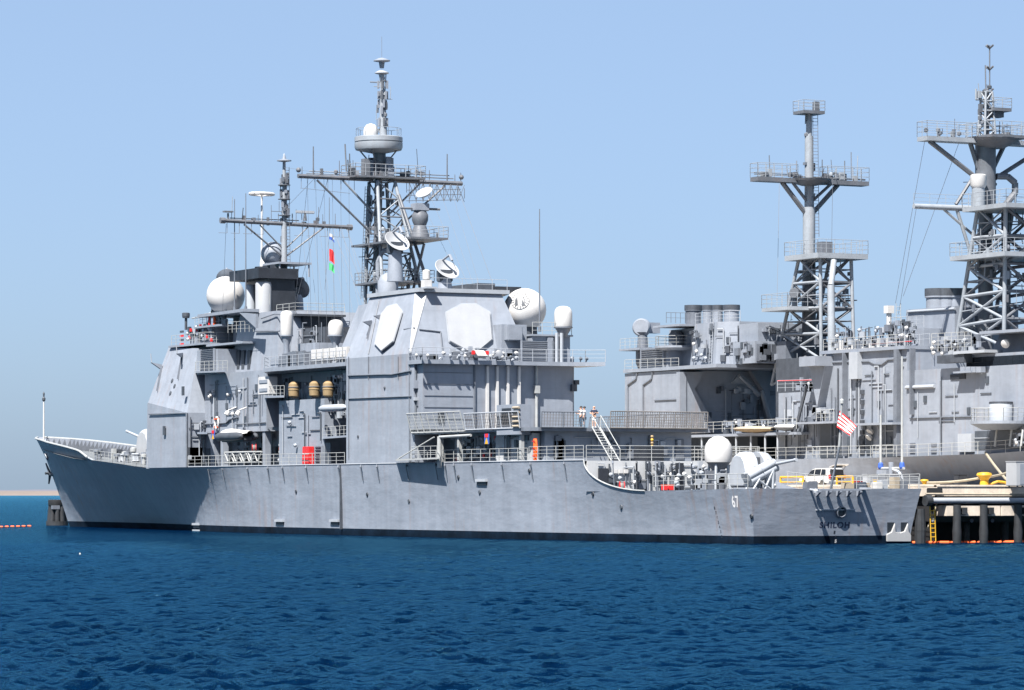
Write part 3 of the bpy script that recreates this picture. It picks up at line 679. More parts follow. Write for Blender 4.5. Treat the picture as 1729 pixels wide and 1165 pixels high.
# grey dome above the stack
ds = box('dome_stand', 'grey_plain', cr, 97.0, 101.0, -0.9, 2.6, 26.2, 26.4)
for x in (97.2,100.8):
    for y in (-0.7,2.4): MB().tube((x,y,25.0),(x,y,26.2),0.09).build('stand_leg', 'grey_plain', ds)
c = at(461,424,1.0); MB().ball((c.x,1.0,27.5), 1.22).lathe([(0.9,-1.2),(0.8,-0.7)], (c.x,1.0,27.5), n=20).build('sensor_dome', 'grey_plain', ds, smooth=True)
p = at(447,442,-0.5); MB().lathe([(0.45,-0.9),(0.5,-0.8),(0.5,0.2),(0.4,0.5),(0.2,0.65),(0.02,0.7)], p+V(0,0,-0.3), n=18).build('antenna_capsule', 'white', ds, smooth=True)
# ---- midships between the houses
m2 = box('midships_house', 'grey', cr, 69.0, 91.75, -6.0, 4.6, 6.3, 15.2)
bu = MB().frus([(76.0,7.2),(86.4,7.2),(86.4,4.0),(76.0,4.0)], 6.3, [(76.0,7.2),(86.4,7.2),(86.4,4.0),(76.0,4.0)], 12.5).build('midships_side_house', 'grey', cr)
od = MB().frus([(69.05,8.3),(87.6,8.3),(91.9,6.0),(91.9,-7),(69.05,-8)], 15.25, [(69.05,8.3),(87.6,8.3),(91.9,6.0),(91.9,-7),(69.05,-8)], 15.6).build('boat_deck', 'grey_plain', cr)
rail(od, [V(69.2,8.2,15.6), V(87.5,8.2,15.6), V(91.6,6.0,15.6)], step=1.35, m='grey_pale')
clutter(od, (72,5.2,15.6), (1,0,0), UZ, PY, 18, 1.7, 22, 31, 'pbbbllpbv')
box('winch_house', 'grey_mid', cr, 80.0, 87.5, -2.0, 6.4, 15.6, 17.0)
for px, py, w, h in ((487,605,1.6,1.1),(470,607,1.2,0.9),(500,602,1.2,1.4),(515,603,0.9,1.3)):
    p = at(px, py, 7.4); MB().cbox((p.x,7.4,15.6+h/2), w*1.6, 0.8, h).build('stowage_locker', random.choice(['grey_mid','grey_plain']), od, bevel=0.03)
wl_ = box('white_stowage_rack', 'white', cr, at(590,600,7.6).x, at(530,600,7.6).x, 6.9, 7.9, 15.9, 17.0, bevel=0.04)
for i in range(6): p = at(533+11*i,607,8.0); MB().tube((p.x,7.95,15.6),(p.x,7.95,17.05),0.04).build('stanchion', 'rail_white', wl_)
# satcom domes on posts
def capsule(par, c, r, h, m='white', post=None, pm='grey_plain'):
    c = Vector(c); MB().lathe([(r*0.96,0),(r,0.08),(r,h-r*0.85),(r*0.92,h-r*0.45),(r*0.72,h-r*0.18),(r*0.4,h-0.03),(0.02,h)], c, n=24).build('satellite_dome', m, par, smooth=True)
    if post: MB().lathe([(0.30,-post),(0.28,-0.9),(r*0.9,-0.12),(r*1.05,-0.1),(r*1.05,0)], c, n=18).build('dome_post', pm, par, smooth=True)
capsule(od, at(484,566,6.0), 0.60, 2.35, post=at(484,566,6.0).z-16.2)
capsule(od, at(567,566,5.5), 0.72, 1.45, post=at(567,566,5.5).z-15.6)
for dx in (-0.8,0.8): p = at(567,566,5.5); MB().tube((p.x+dx,5.5,15.6),(p.x,5.5,p.z-0.3),0.08).build('dome_strut', 'grey_pale', od)
MB().frus([(69.25,7.2),(75.5,6.4),(75.5,-5),(69.25,-5)], 15.6, [(69.25,5.6),(74.2,4.6),(74.2,-4),(69.25,-4)], 21.0).build('mast_house', 'grey', cr)
box('fan_room', 'grey', cr, 84.3, 88.2, 0.5, 4.4, 15.6, 18.0)
box('aft_uptake_trunk', 'grey_dark', cr, 86.0, 91.5, -1.0, 2.6, 15.6, 19.6)
ur = box('upper_gallery', 'grey_dark', cr, 92.2, 97.0, -2.4, 3.0, 20.9, 21.1)
rail(ur, [V(92.3,2.9,21.1), V(96.8,2.9,21.1)], step=1.3); rail(ur, [V(92.3,2.9,21.1), V(92.3,-2.3,21.1)], step=1.3)
clutter(ur, (86,2.62,16), (1,0,0), UZ, PY, 6.4, 4.2, 14, 33, 'ppbbcv')
box('trunk_hood', 'black', cr, 92.6, 96.5, -1.0, 2.0, 15.6, 20.9)
# white air-conditioning box, gallery rail, lower platform at px 440-480
pl = MB().slab([at(447,672,8.0), at(480,671,8.0), at(480,671,4.7), at(447,672,4.7)], (0,0,0.2)).build('side_platform', 'grey_plain', m2)
rail(m2, [at(447,671,7.9), at(480,670,7.9)], step=1.0)
wb = at(447,668,7.9); MB().cbox((wb.x+0.2,7.5,wb.z+0.95), 2.6, 0.9, 1.7).build('air_conditioner', 'white', m2, bevel=0.05)
for j in range(2): MB().cbox((wb.x+0.2,7.98,wb.z+0.55+0.8*j), 1.9, 0.06, 0.3).build('vent', 'grey_plain', m2)
MB().slab([at(449,724,6.2), at(487,730,4.65), at(487,722,4.65)], (0,0,0.15)).build('flare_platform', 'grey_plain', m2)
clutter(m2, (69.5,4.61,6.4), (1,0,0), UZ, PY, 22, 8.6, 40, 34, 'ppbbcvdpl')
clutter(m2, (86.8,4.62,12.4), (1,0,0), UZ, PY, 5, 2.6, 8, 36, 'pbbv')
# side house fittings
clutter(bu, (76.2,7.21,6.5), (1,0,0), UZ, PY, 9.8, 5.6, 9, 35, 'cclp')
door(bu, at(555,765,7.22), (1,0,0), PY, w=1.2, h=1.9, m='door_dark')
louvre(bu, at(540,770,7.22), (1,0,0), PY, 1.5, 1.8, 7)
cp = MB().slab([at(545,741,8.1), at(588,738,8.1), at(588,738,6.0), at(545,741,6.0)], (0,0,0.18)).build('side_platform', 'grey_plain', m2)
rail(m2, [at(545,741,8.0), at(588,738,8.0)], step=1.0)
tb = MB(); a = at(541,690,7.9); b2 = at(584,688,7.9); tb.lathe([(0.05,0),(0.28,0.35),(0.34,0.8),(0.34,(a-b2).length-0.8),(0.2,(a-b2).length)], b2, axis=a-b2, n=14).build('boom_cradle', 'grey_pale', m2, smooth=True)
clutter(m2, (70,6.6,10.6), (1,0,0), UZ, PY, 6.4, 4.4, 26, 37, 'ppbbcblv')
rail(cr, [V(69.3,8.25,6.4), V(106.5,8.25,6.4)], step=1.75, h=1.05, bars=3)
# ---- aft deckhouse
ah = box('aft_deckhouse', 'grey', cr, 55.9, 69.02, -8.0, 8.2, 6.3, 15.9)
MB().path([at(588,634,8.27), at(648,632,8.27), at(662,632,8.27), at(694,626,8.27)], 0.09).build('degaussing_cable', 'grey_mid', ah)
MB().path([at(588,673,8.26), at(694,669,8.26)], 0.06).build('degaussing_cable', 'grey_mid', ah)
for px in (622, 672, 588.5): MB().path([at(px,774 if px<600 else 640,8.25), at(px,602,8.25)], 0.045).build('pipe', 'grey_mid', ah)
MB().tube((55.88,8.22,6.4),(55.88,8.22,15.9),0.07).build('corner_pipe', 'grey_mid', ah)
for px, py in ((605,737),(650,655)): MB().lathe([(0.1,-0.02),(0.14,0.06),(0.1,0.1)], at(px,py,8.2), axis=PY, n=10).build('port_light', 'grey_dark', ah)
# sloped radar house: port, chamfer and aft faces
B4 = [(55.9,8.18),(69.2,8.18),(69.2,-6.5),(55.9,-3.6),(55.9,8.02)]; 
T4 = [(58.6,6.35),(68.5,6.1),(68.5,-4.5),(57.75,-1.7),(57.75,5.55)]
rh = MB().frus(B4, 15.9, T4, 21.4).build('radar_house', 'grey', cr)
AP, AN = slopeplane((55.9,8.02,15.9),(55.9,-3.6,15.9),(57.75,5.55,21.4))
if AN.x > 0: AN = -AN
PP, PN = slopeplane((55.9,8.18,15.9),(69.2,8.18,15.9),(68.5,6.1,21.4))
CPt = [V(55.9,8.18,15.9), V(58.6,6.35,21.4), V(57.75,5.55,21.4), V(55.9,8.02,15.9)]
CN = (CPt[1]-CPt[0]).cross(CPt[2]-CPt[0]).normalized()
if CN.x > 0: CN = -CN
MB().slab([p+CN*0.005 for p in CPt], CN*0.06).build('sunlit_chamfer', 'array_white', rh)  # pale skin paints the sun's brightness onto the chamfer facet
def plate(px, P, N, name, m, th, par): return MB().slab([onplane(a, b, P+N*0.03, N) for a, b in px], N*th).build(name, m, par, bevel=0.04)
pa = [(655,517),(671,512.5),(682,527),(666,579),(645,596),(633,583),(644,531)]
aa = [(751,527),(778,512.5),(803,512),(828,527),(832,575),(808,595),(788,595),(757,578)]
plate(aa, AP, AN, 'phased_array_frame', 'grey_pale', 0.12, rh); plate(pa, PP, PN, 'phased_array_frame', 'grey_pale', 0.12, rh)
def shrink(q, k): cx = sum(a for a, b in q)/len(q); cy = sum(b for a, b in q)/len(q); return [(cx+(a-cx)*k, cy+(b-cy)*k) for a, b in q]
for q, P, N in ((aa,AP,AN),(pa,PP,PN)): plate(shrink(q,0.95), P+N*0.12, N, 'phased_array', 'array_white', 0.16, rh)
MB().path([onplane(708,556,AP+AN*0.06,AN), onplane(744,560,AP+AN*0.06,AN), onplane(748,598,AP+AN*0.06,AN)], 0.06).build('cable_run', 'grey_mid', rh)
MB().path([onplane(682,556,PP+PN*0.06,PN), onplane(700,553,PP+PN*0.06,PN)], 0.05).build('cable_run', 'grey_mid', rh)
MB().path([onplane(640,508,PP+PN*0.05,PN), onplane(622,598,PP+PN*0.05,PN)], 0.045).build('cable_run', 'grey_mid', rh)
tp2 = MB().frus([(57.5,6.5),(68.7,6.3),(68.7,-6.2),(57.5,-2.4)], 21.4, [(57.5,6.5),(68.7,6.3),(68.7,-6.2),(57.5,-2.4)], 21.75).build('radar_house_roof', 'grey_pale', cr)
rail(tp2, [V(57.6,5.2,21.75), V(57.6,-2.2,21.75)], h=0.9, bars=2, step=1.6, m='grey_pale', r=0.02)
for px, py in ((640,535),(622,545)):
    a = onplane(px-8, py-2, PP+PN*1.0, PN); c = onplane(px+6, py+1, PP, PN); MB().slab([a, c+UZ*0.3, c-UZ*0.3], (0.3,0,0)).build('sensor_arm', 'grey_plain', rh)
    MB().slab([c, c-UZ*0.2, onplane(px, py+28, PP, PN)], PN*0.22).build('arm_stay', 'grey_mid', rh)
# camera head on the roof corner and mast-foot fittings
p = V(57.9,5.6,21.75); MB().cbox(p+UZ*0.35, 0.7, 0.7, 0.7).lathe([(0.25,0.7),(0.35,0.8),(0.35,1.5),(0.2,1.6)], p, n=12).build('optical_sight', 'white', tp2, smooth=True)
MB().cbox(p+V(-0.5,0,0.0), 1.2, 1.0, 0.16).build('sight_platform', 'grey_pale', tp2)
# ledge deck round the after end
zl = 14.95
le = [(56.0,8.35),(53.05,8.35),(52.95,-5.0),(52.3,-7.2),(51.2,-8.6),(56.0,-8.6)]
led = MB().frus(le, zl, le, zl+0.35).build('hangar_roof_ledge', 'grey_plain', cr)
pts = [V(x,y,zl+0.35) for x, y in le[1:5]]
rail(led, [V(55.9,8.3,zl+0.35)]+pts, h=1.05, bars=3, step=1.3, m='grey_pale')
clutter(led, (53.8,7.6,zl+0.36), (0,-1,0), UZ, AX_, 10, 1.0, 16, 41, 'bbllcl')
for px in (703, 710, 722, 760, 775, 785, 838, 848, 862, 965, 980, 990):
    p = ax(px, 606, 52.9); MB().lathe([(0.06,0),(0.13,0.08),(0.15,0.26),(0.08,0.3)], V(p.x,p.y,zl+0.75), axis=(-1,0.3,-0.5), n=12).tube(V(p.x,p.y,zl+0.3),V(p.x,p.y,zl+0.85),0.05).build('floodlight', random.choice(['white','grey_pale','grey_mid']), led, smooth=True)
for px in (799, 822): p = ax(px, 603, 52.8); MB().cbox((52.75,p.y,zl+1.0), 0.2, 0.3, 0.35).build('fire_station', 'red', led, bevel=0.03)
# night-landing aid under the ledge camera (angled white box)
p = ax(810,598,53.0); MB().obox(p, V(0,-1,0), V(0.3,0.5,0.8).normalized(), V(-1,0,0.3).normalized(), 0.5, 0.32, 0.3).build('landing_aid', 'white', led, bevel=0.04)
sp = ax(842,600,53.2); MB().lathe([(0.3,-0.2),(0.42,-0.1),(0.42,0.35),(0.3,0.4)], sp, axis=(-0.8,0.5,0.2), n=16).build('signal_searchlight', 'grey_mid', led, smooth=True)
# starboard quarter house with louvres, big radome, satellite capsule
qh = box('quarter_house', 'grey', cr, 54.4, 66, -6.8, -3.0, zl+0.35, 17.6)
louvre(qh, ax(906,598,54.4)+V(0,0,0.1), (0,-1,0), AX_, 3.1, 2.1, 13)
MB().box(54.2, 58, ax(935,0,54.2).y, ax(925,0,54.2).y, zl+0.35, 17.5).build('fan_duct', 'grey_plain', qh, bevel=0.05)
for px in (940, 948): p = ax(px, 0, 54.0); MB().tube((54.0,p.y,zl+0.3),(54.0,p.y,17.9),0.16).build('vent_pipe', 'grey_pale', qh)
box('equipment_house', 'grey', cr, 55.2, 60, -2.9, -0.4, zl+0.35, 18.6)
eq = MB().obox(ax(866,562,55), V(0,-1,0), UZ, AX_, 0.75, 0.7, 0.5).build('equipment_cabinet', 'grey_plain', qh, bevel=0.08)
ro = box('quarter_house_roof', 'grey_plain', cr, 54.2, 66, -7.0, -2.9, 17.6, 17.75)
rail(ro, [V(54.3,-3.0,17.75), V(54.3,-6.9,17.75)], step=1.0)
c = ax(886,523,58.5); MB().ball(c, 1.92).build('radome', 'white', ro, smooth=True)
MB().lathe([(1.15,-2.9),(1.1,-1.6),(1.2,-1.4)], c, n=22).build('radome_pedestal', 'grey_dark', ro)
ep = c+V(-1.25,1.10,0.75)                             # round emblem on the dome, a ring of dark ticks
dn = (ep-c).normalized(); ec = c+dn*1.935; eu = dn.cross(UZ).normalized(); ew = eu.cross(dn)
em = MB()
for k in range(18):
    q = R(20*k+4); d = eu*math.cos(q)+ew*math.sin(q); n2 = (ec+d*0.84-c).normalized()
    a = c+n2*1.925; e2 = c+((ec+d*0.54)-c).normalized()*1.925
    em.tube(a, e2, 0.030, n=4)
for s_ in (-1, 1): em.slab([c+((ec+eu*s_*u_+ew*w_)-c).normalized()*1.93 for u_, w_ in ((0.16,-0.47),(0.46,-0.57),(0.48,0.07),(0.27,0.40),(0.21,0.0))], dn*0.02)
em.build('dome_emblem', 'grey_dark', ro)
ring = MB()
for k in range(28):
    a, e2 = [c+((ec+(eu*math.cos(R(q))+ew*math.sin(R(q)))*0.92)-c).normalized()*1.925 for q in (360*k/28, 360*(k+1)/28)]
    ring.tube(a, e2, 0.022, n=4)
ring.build('emblem_ring', 'grey_dark', ro)
capsule(ro, ax(951,552,54.4), 0.80, 1.85, post=ax(951,552,54.4).z-17.7, pm='grey_mid')
whip(ro, V(*ax(911,560,56)), ax(912,353,56).z, 0.075)
box('aft_stack', 'black', cr, 60.0, 66.5, ax(880,0,60).y, ax(838,0,60).y, 21.7, ax(860,484,60).z)
box('stack_plinth', 'grey_dark', cr, 60.5, 66.8, ax(836,0,60.5).y, ax(806,0,60.5).y, 21.7, 22.5)
# ---- hangar end
hz0, hz1 = 9.3, zl
he = box('hangar_side_recess', 'grey', cr, 55.0, 55.92, 6.9, 8.2, hz0, hz1)
hd = ax(715,0,53.7).y; h8 = ax(801,0,53.7).y; h9 = ax(880,0,53.8).y
hdoor = box('hangar_door', 'grey', cr, 53.75, 55.95, h8+0.05, hd, hz0, hz1)
for k in range(5): MB().box(53.70, 53.75, h8+0.15, hd-0.1, hz0+1.0*k+0.9, hz0+1.0*k+0.94).build('door_seam', 'grey_mid', hdoor)
hw = box('hangar_bulkhead', 'grey', cr, 53.80, 55.95, h9, h8-0.06, hz0, hz1)
box('door_frame', 'grey_mid', cr, 53.6, 55.9, h8-0.06, h8+0.05, hz0, hz1)
hr = box('hangar_recess_wall', 'grey', cr, 54.1, 56.0, ax(967,0,54.1).y, h9, hz0, hz1)
for px in (822.5, 839, 857, 876): y = ax(px,0,53.7).y; MB().box(53.55, 53.80, y-0.11, y+0.11, hz0-0.2, hz1-0.1).build('guide_rail', 'white', hw)
y = ax(906,0,53.9).y; MB().tube((53.9,y,hz0),(53.9,y,hz1),0.13,n=10).cbox((53.9,y,12.9),0.5,0.45,0.7).build('drain_pipe', 'rail_white', hr)
clutter(he, (54.99,8.1,hz0), (0,-1,0), UZ, AX_, 1.1, 5.4, 12, 51, 'ppbbvc')
p = ax(968,655,54.0); MB().cbox(p, 0.5, 0.5, 0.6).cbox(p+V(0,-0.3,0.5), 0.4,0.4,0.4).build('loudspeaker', 'grey_dark', hr)
box('hangar_lower_wall', 'grey', cr, 55.0, 55.95, -8.0, 8.15, 6.3, 9.0)
MB().cbox((53.75, ax(745,695,53.7).y, 10.3), 0.2, 0.6, 0.9).build('hatch', 'black', hdoor)
# ---- flight deck
FZ = 9.15
fdk = [(33.0,7.6),(34.2,8.35),(55.0,8.35),(55.0,-8.35),(33.0,-8.35)]
fl = MB().frus(fdk, FZ-0.3, fdk, FZ).build('flight_deck', 'grey_mid', cr)
uh = box('deck_edge_house', 'grey', cr, 33.8, 50.3, -7.2, 6.6, 6.3, 8.85)
box('after_deck_house', 'grey_lit', cr, 34.5, 41.0, 6.7, 7.4, 6.3, 8.7)
clutter(uh, (41.4,6.61,6.4), (1,0,0), UZ, PY, 9.0, 2.3, 34, 61, 'ppbbcvlr')
clutter(uh, (34.6,7.41,6.5), (1,0,0), UZ, PY, 6.2, 2.1, 11, 62, 'ppccv')
clutter(uh, (33.79,6.4,6.4), (0,-1,0), UZ, AX_, 13, 2.2, 18, 63, 'ppbbcvd')
for px in (744, 775, 880): p = at(px, 770, 8.1); MB().box(p.x-0.16, p.x+0.16, 7.9, 8.2, 6.3, 8.85).build('deck_pillar', 'rail_white', fl)
rail(cr, [V(33.6,8.3,6.4), V(55.5,8.3,6.4)], step=1.7, h=1.05, bars=3)
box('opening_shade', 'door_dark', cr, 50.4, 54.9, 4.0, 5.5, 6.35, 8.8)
# raised safety nets: light frames to port, brown nets aft
net(fl, [V(54.9,8.5,FZ-0.15), V(44.6,8.5,FZ-0.15)], 1.65, cell=0.30, m='rail_white', lean=(0,0.45,0), frame=1.25, fm='rail_white')
net(fl, [V(44.4,8.5,FZ-0.05), V(34.6,8.45,FZ-0.05)], 1.35, cell=0.30, m='net_brown', lean=(0,0.2,0), frame=1.6, fm='grey_pale')
net(fl, [V(32.9,1.0,FZ), V(32.9,-8.2,FZ)], 1.35, cell=0.22, m='net_brown', lean=(-0.1,0,0), frame=1.6, fm='net_brown', r=0.028)
net(fl, [V(32.9,7.4,FZ), V(32.9,3.4,FZ)], 1.25, cell=0.26, m='net_brown', lean=(-0.1,0,0), frame=1.6, fm='grey_mid')
net(fl, [V(34,-8.4,FZ), V(54,-8.4,FZ)], 1.35, cell=0.30, m='net_brown', lean=(0,-0.2,0), frame=1.6, fm='grey_mid')
cb = at(860,738,8.3); ck = MB().box(at(880,0,8.3).x, at(841,0,8.3).x, 7.4, 8.45, FZ-0.6, FZ+1.9).build('deck_edge_cabinet', 'grey_plain', fl, bevel=0.03)
MB().box(at(862,0,8.5).x, at(847,0,8.5).x, 8.44, 8.5, FZ+0.3, FZ+1.6).build('open_doorway', 'black', fl)
for j in range(5): p = at(872,0,8.5); MB().tube((p.x-0.55,8.55,FZ+0.1+0.38*j),(p.x+0.55,8.55,FZ+0.1+0.38*j),0.1,n=8).build('stowed_drum', 'canvas', fl)
# inclined ladder down to the after deck
ladder(fl, V(32.9,2.3,FZ), V(29.6,2.3,6.35), w=0.75, side=(0,1,0), r=0.05)
for y in (1.9,2.7): MB().tube((32.9,y,FZ+1.0),(29.6,y,7.35),0.035).tube((29.6,y,6.35),(29.6,y,7.35),0.035).tube((32.9,y,FZ),(32.9,y,FZ+1.0),0.035).build('handrail', 'rail_white', fl)
MB().box(26.8, 29.2, -0.6, 0.9, 6.35, 7.6).build('hose_rack', 'black', cr, bevel=0.05)
# side ladder platform under the hangar corner (casts the big shadow on the side)
bp_ = MB().slab([at(668,778,8.4), at(741,775,8.4), at(741,775,9.5), at(668,778,9.25)], (0,0,0.14)).build('accommodation_platform', 'rail_white', cr)
rail(bp_, [at(695,776,9.3), at(738,775,9.4)], h=1.1, bars=2, step=1.3)
MB().tube(at(672,775,9.2), at(733,738,8.5), 0.06).build('platform_stay', 'rail_white', bp_)
MB().tube(at(742,790,8.9), at(742,737,8.9), 0.2, n=8).build('davit', 'rail_white', bp_)
MB().tube(at(742,738,8.9), at(795,735,8.7), 0.12, n=8).build('davit_arm', 'rail_white', bp_)
# warning placards
def placard(px, py, y):
    p = at(px, py, y)
    o = MB().cbox(p, 0.85, 0.04, 0.85).build('warning_placard', 'blue', cr)
    MB().slab([p+V(-0.30,0.03,-0.42), p+V(0.30,0.03,-0.42), p+V(0,0.03,0.10)], (0,0.02,0)).build('placard_triangle', 'yellow', o)
    MB().cbox(p+V(0,0.03,0.28), 0.55, 0.04, 0.30).build('placard_bar', 'red', o)
placard(360,734,6.3); placard(822,741,8.5)
# life ring on the house side
# ---- after deck: gun, white dome, missile canisters, flagstaff
gun('after_gun', V(11.9, 0.0, 4.0), R(176), R(5), cr, 'grey_pale', 0.98)
c = ax(1213,760,18.0); wd = MB().lathe([(1.02,-0.95),(1.08,-0.7),(1.10,0.0),(1.0,0.45),(0.75,0.82),(0.4,1.04),(0.02,1.12)], c, n=28).build('white_dome', 'white', cr, smooth=True)
for dx, dy in ((0.7,0.7),(-0.7,0.7),(0.7,-0.7),(-0.7,-0.7)): MB().tube((c.x+dx,c.y+dy,4.0),(c.x+dx*0.7,c.y+dy*0.7,c.z-0.9),0.11).build('dome_leg', 'grey_pale', wd)
MB().lathe([(0.55,-3.2),(0.55,-1.5),(0.95,-0.95)], c, n=18).build('dome_pedestal', 'grey_mid', wd)
def launcher(c, yaw):
    M = Matrix.Translation(c)@Matrix.Rotation(yaw, 4, 'Z')@Matrix.Scale(0.62, 4); P = lambda p: M@Vector(p); d = V(math.cos(R(24)),0,math.sin(R(24)))
    b = MB()
    for y in (-0.75,0.75):
        b.tube(P((-1.6,y,0)),P((-0.5,y,1.5)),0.09).tube(P((1.5,y,0)),P((-0.6,y,1.3)),0.09).tube(P((1.5,y,0)),P((1.6,y,2.6)),0.10).tube(P((0.2,y,0)),P((1.6,y,2.6)),0.08).tube(P((-1.6,y,0.02)),P((1.6,y,0.02)),0.09)
    b.tube(P((-0.5,-0.75,1.5)),P((-0.5,0.75,1.5)),0.1).tube(P((1.6,-0.75,2.6)),P((1.6,0.75,2.6)),0.1)
    lf = b.build('launcher_frame', 'grey_pale', cr)
    for y in (-0.36,0.36):
        for k in (0,1):
            o = V(-1.6,y,1.15)+V(-math.sin(R(32)),0,math.cos(R(32)))*(0.66*k)
            MB().tube(P(o),P(o+d*4.2),0.29,n=14).tube(P(o+d*4.2),P(o+d*4.35),0.33,n=14).tube(P(o+d*2),P(o+d*2.15),0.33,n=14).tube(P(o-d*0.12),P(o),0.33,n=14).build('missile_canister', 'grey_pale', lf, smooth=True)
launcher(V(8.4, 1.6, 3.95), R(-84))
clutter(cr, (14.5,6.0,3.95), (0,-1,0), UZ, AX_, 10, 1.6, 22, 71, 'bbppbl')
fs = MB().tube((0.9,0.0,3.95), (0.2,-0.35,7.2), 0.085, 0.075, n=8).build('ensign_staff', 'grey_mid', cr)
a0, a1 = TR(1421,722), TR(1430,682)
MB().tube(V(0.2,-0.35,7.2), V(-0.25,a1.y,a1.z), 0.10, 0.08, n=8).lathe([(0.05,0),(0.16,0.05),(0.16,0.3),(0.05,0.4)], V(-0.25,a1.y,a1.z), n=10).build('staff_head', 'rail_white', cr)
for px in (1470, 1478, 1500, 1512, 1530, 1541, 1395, 1382, 1450):
    p = TR(px, 815); hgt = random.uniform(0.5,1.1); MB().cbox((0.8+random.random(), p.y, 4.0+hgt/2), 0.7, random.uniform(0.4,0.9), hgt).build('deck_locker', random.choice(['grey_plain','grey_pale','white','grey_mid','canvas']), cr, bevel=0.04)
rail(cr, [V(0.25,-7.4,4.1), V(0.25,-1.9,4.1)], h=0.9, bars=3, step=1.3)
# ================================================================ cruiser masts and antennas
def spike(b, p, h, r=0.05): b.tube(p, Vector(p)+UZ*h, r, r*0.7, n=6)
# ---- foremast: pole with yard
fm = MB().tube((100.7,0.4,21.0),(100.7,0.4,30.5),0.34,0.27,n=12).tube((100.7,0.4,30.5),(100.7,0.4,36.6),0.25,0.15,n=10).build('foremast', 'mast_light', cr, smooth=True)
MB().lathe([(0.1,0),(0.72,0.1),(0.72,0.18),(0.2,0.3),(0.1,0.7),(0.02,0.9)], (100.7,0.4,36.5), n=20).build('topmast_radar', 'grey_plain', fm)
rnd = random.Random(12)
for i in range(16):
    z = rnd.uniform(31.4,35.3); q = rnd.uniform(0,6.28); d = V(math.cos(q),math.sin(q),0)
    MB().cbox(V(100.7,0.4,z)+d*0.36, 0.22,0.22,rnd.uniform(0.3,0.9)).build('mast_antenna', rnd.choice(['mast_grey','grey_mid','grey_plain']), fm)
for z in (31.2, 32.8, 34.2): MB().lathe([(0.62,0),(0.62,0.07),(0.3,0.07)], (100.7,0.4,z), n=14).build('mast_ring', 'mast_grey', fm)
ladder(fm, V(100.25,0.1,22), V(100.4,0.2,36), w=0.4, side=(0,1,0), m='mast_grey')
yL, yR = ax(372,372,100.7), ax(594,384,100.7)
ya = MB().tube(yL, yR, 0.20, n=8).tube(yL, yL+V(0,-0.5,0), 0.3, n=8).tube(yR+V(0,0.5,0), yR, 0.3, n=8).build('fore_yard', 'mast_grey', fm)
for s_ in (1,-1): MB().tube((100.7,0.4+s_*0.2,27.2),(100.7,0.4+s_*4.3,30.2),0.09).tube((100.7,0.4+s_*0.2,28.0),(100.7,0.4+s_*2.6,30.2),0.07).build('yard_brace', 'mast_grey', fm)
for y in (6.5,5.2,3.9,2.6,-1.6,-2.9,-4.3,-5.6,-6.6):
    MB().tube((100.7,y,30.3),(100.7,y,29.3),0.03).tube((100.7,y,29.3),(100.7,y+0.9,29.3),0.02).build('halyard_arm', 'wire', fm)
def barradar(c, w, par): 
    MB().tube(c, Vector(c)+UZ*0.7, 0.22, 0.12).build('radar_pedestal', 'mast_grey', par)
    MB().cbox(Vector(c)+UZ*0.85, 0.25, w, 0.28).build('radar_bar', 'grey_pale', par, bevel=0.04)
c = ax(385,372,100.7); MB().tube(c+UZ*0.1, c+UZ*0.7, 0.1).cbox(c+UZ*0.85, 0.5, 0.95, 0.14).build('navigation_radar', 'mast_grey', fm)
barradar(ax(515,376,100.7)+V(0,0,0.2), 2.0, fm)
for px, h in ((500,1.6),(458,1.9),(470,1.1),(538,1.9),(545,1.2),(556,2.9),(566,1.3),(410,1.3),(436,0.9)):
    p = ax(px, 380, 100.7); spike(b := MB(), V(100.7,p.y,30.3), h, 0.04); b.build('yard_antenna', 'mast_grey', fm)
# whip pair and round white loop antenna on a pole
whip(rf, at(396,527,5.6), at(397,336,5.6).z, 0.075); whip(rf, at(415,526,5.0), at(416,326,5.0).z, 0.075)
p = at(442,440,-3.0); q = at(442,330,-3.0)
tm = MB().tube((p.x,-3.0,25.2),(p.x,-3.0,q.z),0.14,0.10,n=8).build('loop_antenna_mast', 'white', cr)
for k in range(14):
    a, e = [V(p.x+math.cos(R(t))*0.2*6*0.75, -3.0+math.sin(R(t))*1.25, q.z+0.15) for t in (360*k/14, 360*(k+1)/14)]
    MB().tube(a, e, 0.17, n=8).build('loop_segment', 'white', tm, smooth=True)
    if k%3 == 0: MB().tube(a, V(p.x,-3.0,q.z-0.1), 0.05).build('loop_arm', 'white', tm)
# ---- illuminator dishes
def dish(c, aim, r, par, m='array_white', horn=True, ped=2.0):
    c = Vector(c); aim = Vector(aim).normalized()
    prof = [(0.1,-0.32*r),(r*0.35,-0.29*r),(r*0.7,-0.17*r),(r,0.02*r),(r*0.97,0.04*r),(r*0.68,-0.11*r),(r*0.33,-0.22*r),(0.02,-0.25*r)]
    d = MB().lathe(prof, c, axis=aim, n=32).build('dish', m, par, smooth=True)
    sub = par
    if horn:
        u = aim.orthogonal().normalized() ; up_ = (UZ-aim*aim.dot(UZ)).normalized()
        t = c+aim*r*0.95+up_*r*0.55
        MB().tube(c+up_*r*0.92, t, 0.10).tube(t, c+aim*r*0.9, 0.12).build('feed_horn', 'grey_plain', par)
        MB().tube(c-aim.cross(up_)*r*0.8-up_*r*0.2, c+aim*r*0.9, 0.03).build('feed_stay', 'grey_mid', par)
    MB().obox(c-aim*r*0.45-UZ*0.25, V(0,1,0), UZ, V(1,0,0), r*0.55, r*0.45, r*0.35).build('dish_yoke', 'grey_dark', par, bevel=0.08)
    MB().lathe([(r*0.62,-ped),(r*0.5,-0.9),(r*0.42,-0.5)], c-aim*r*0.4, n=18).build('dish_pedestal', 'grey_plain', par, smooth=True)
dish(at(755,454,2.0), V(-0.74,-0.10,0.66), 1.18, tp2, ped=at(755,454,2.0).z-21.9)
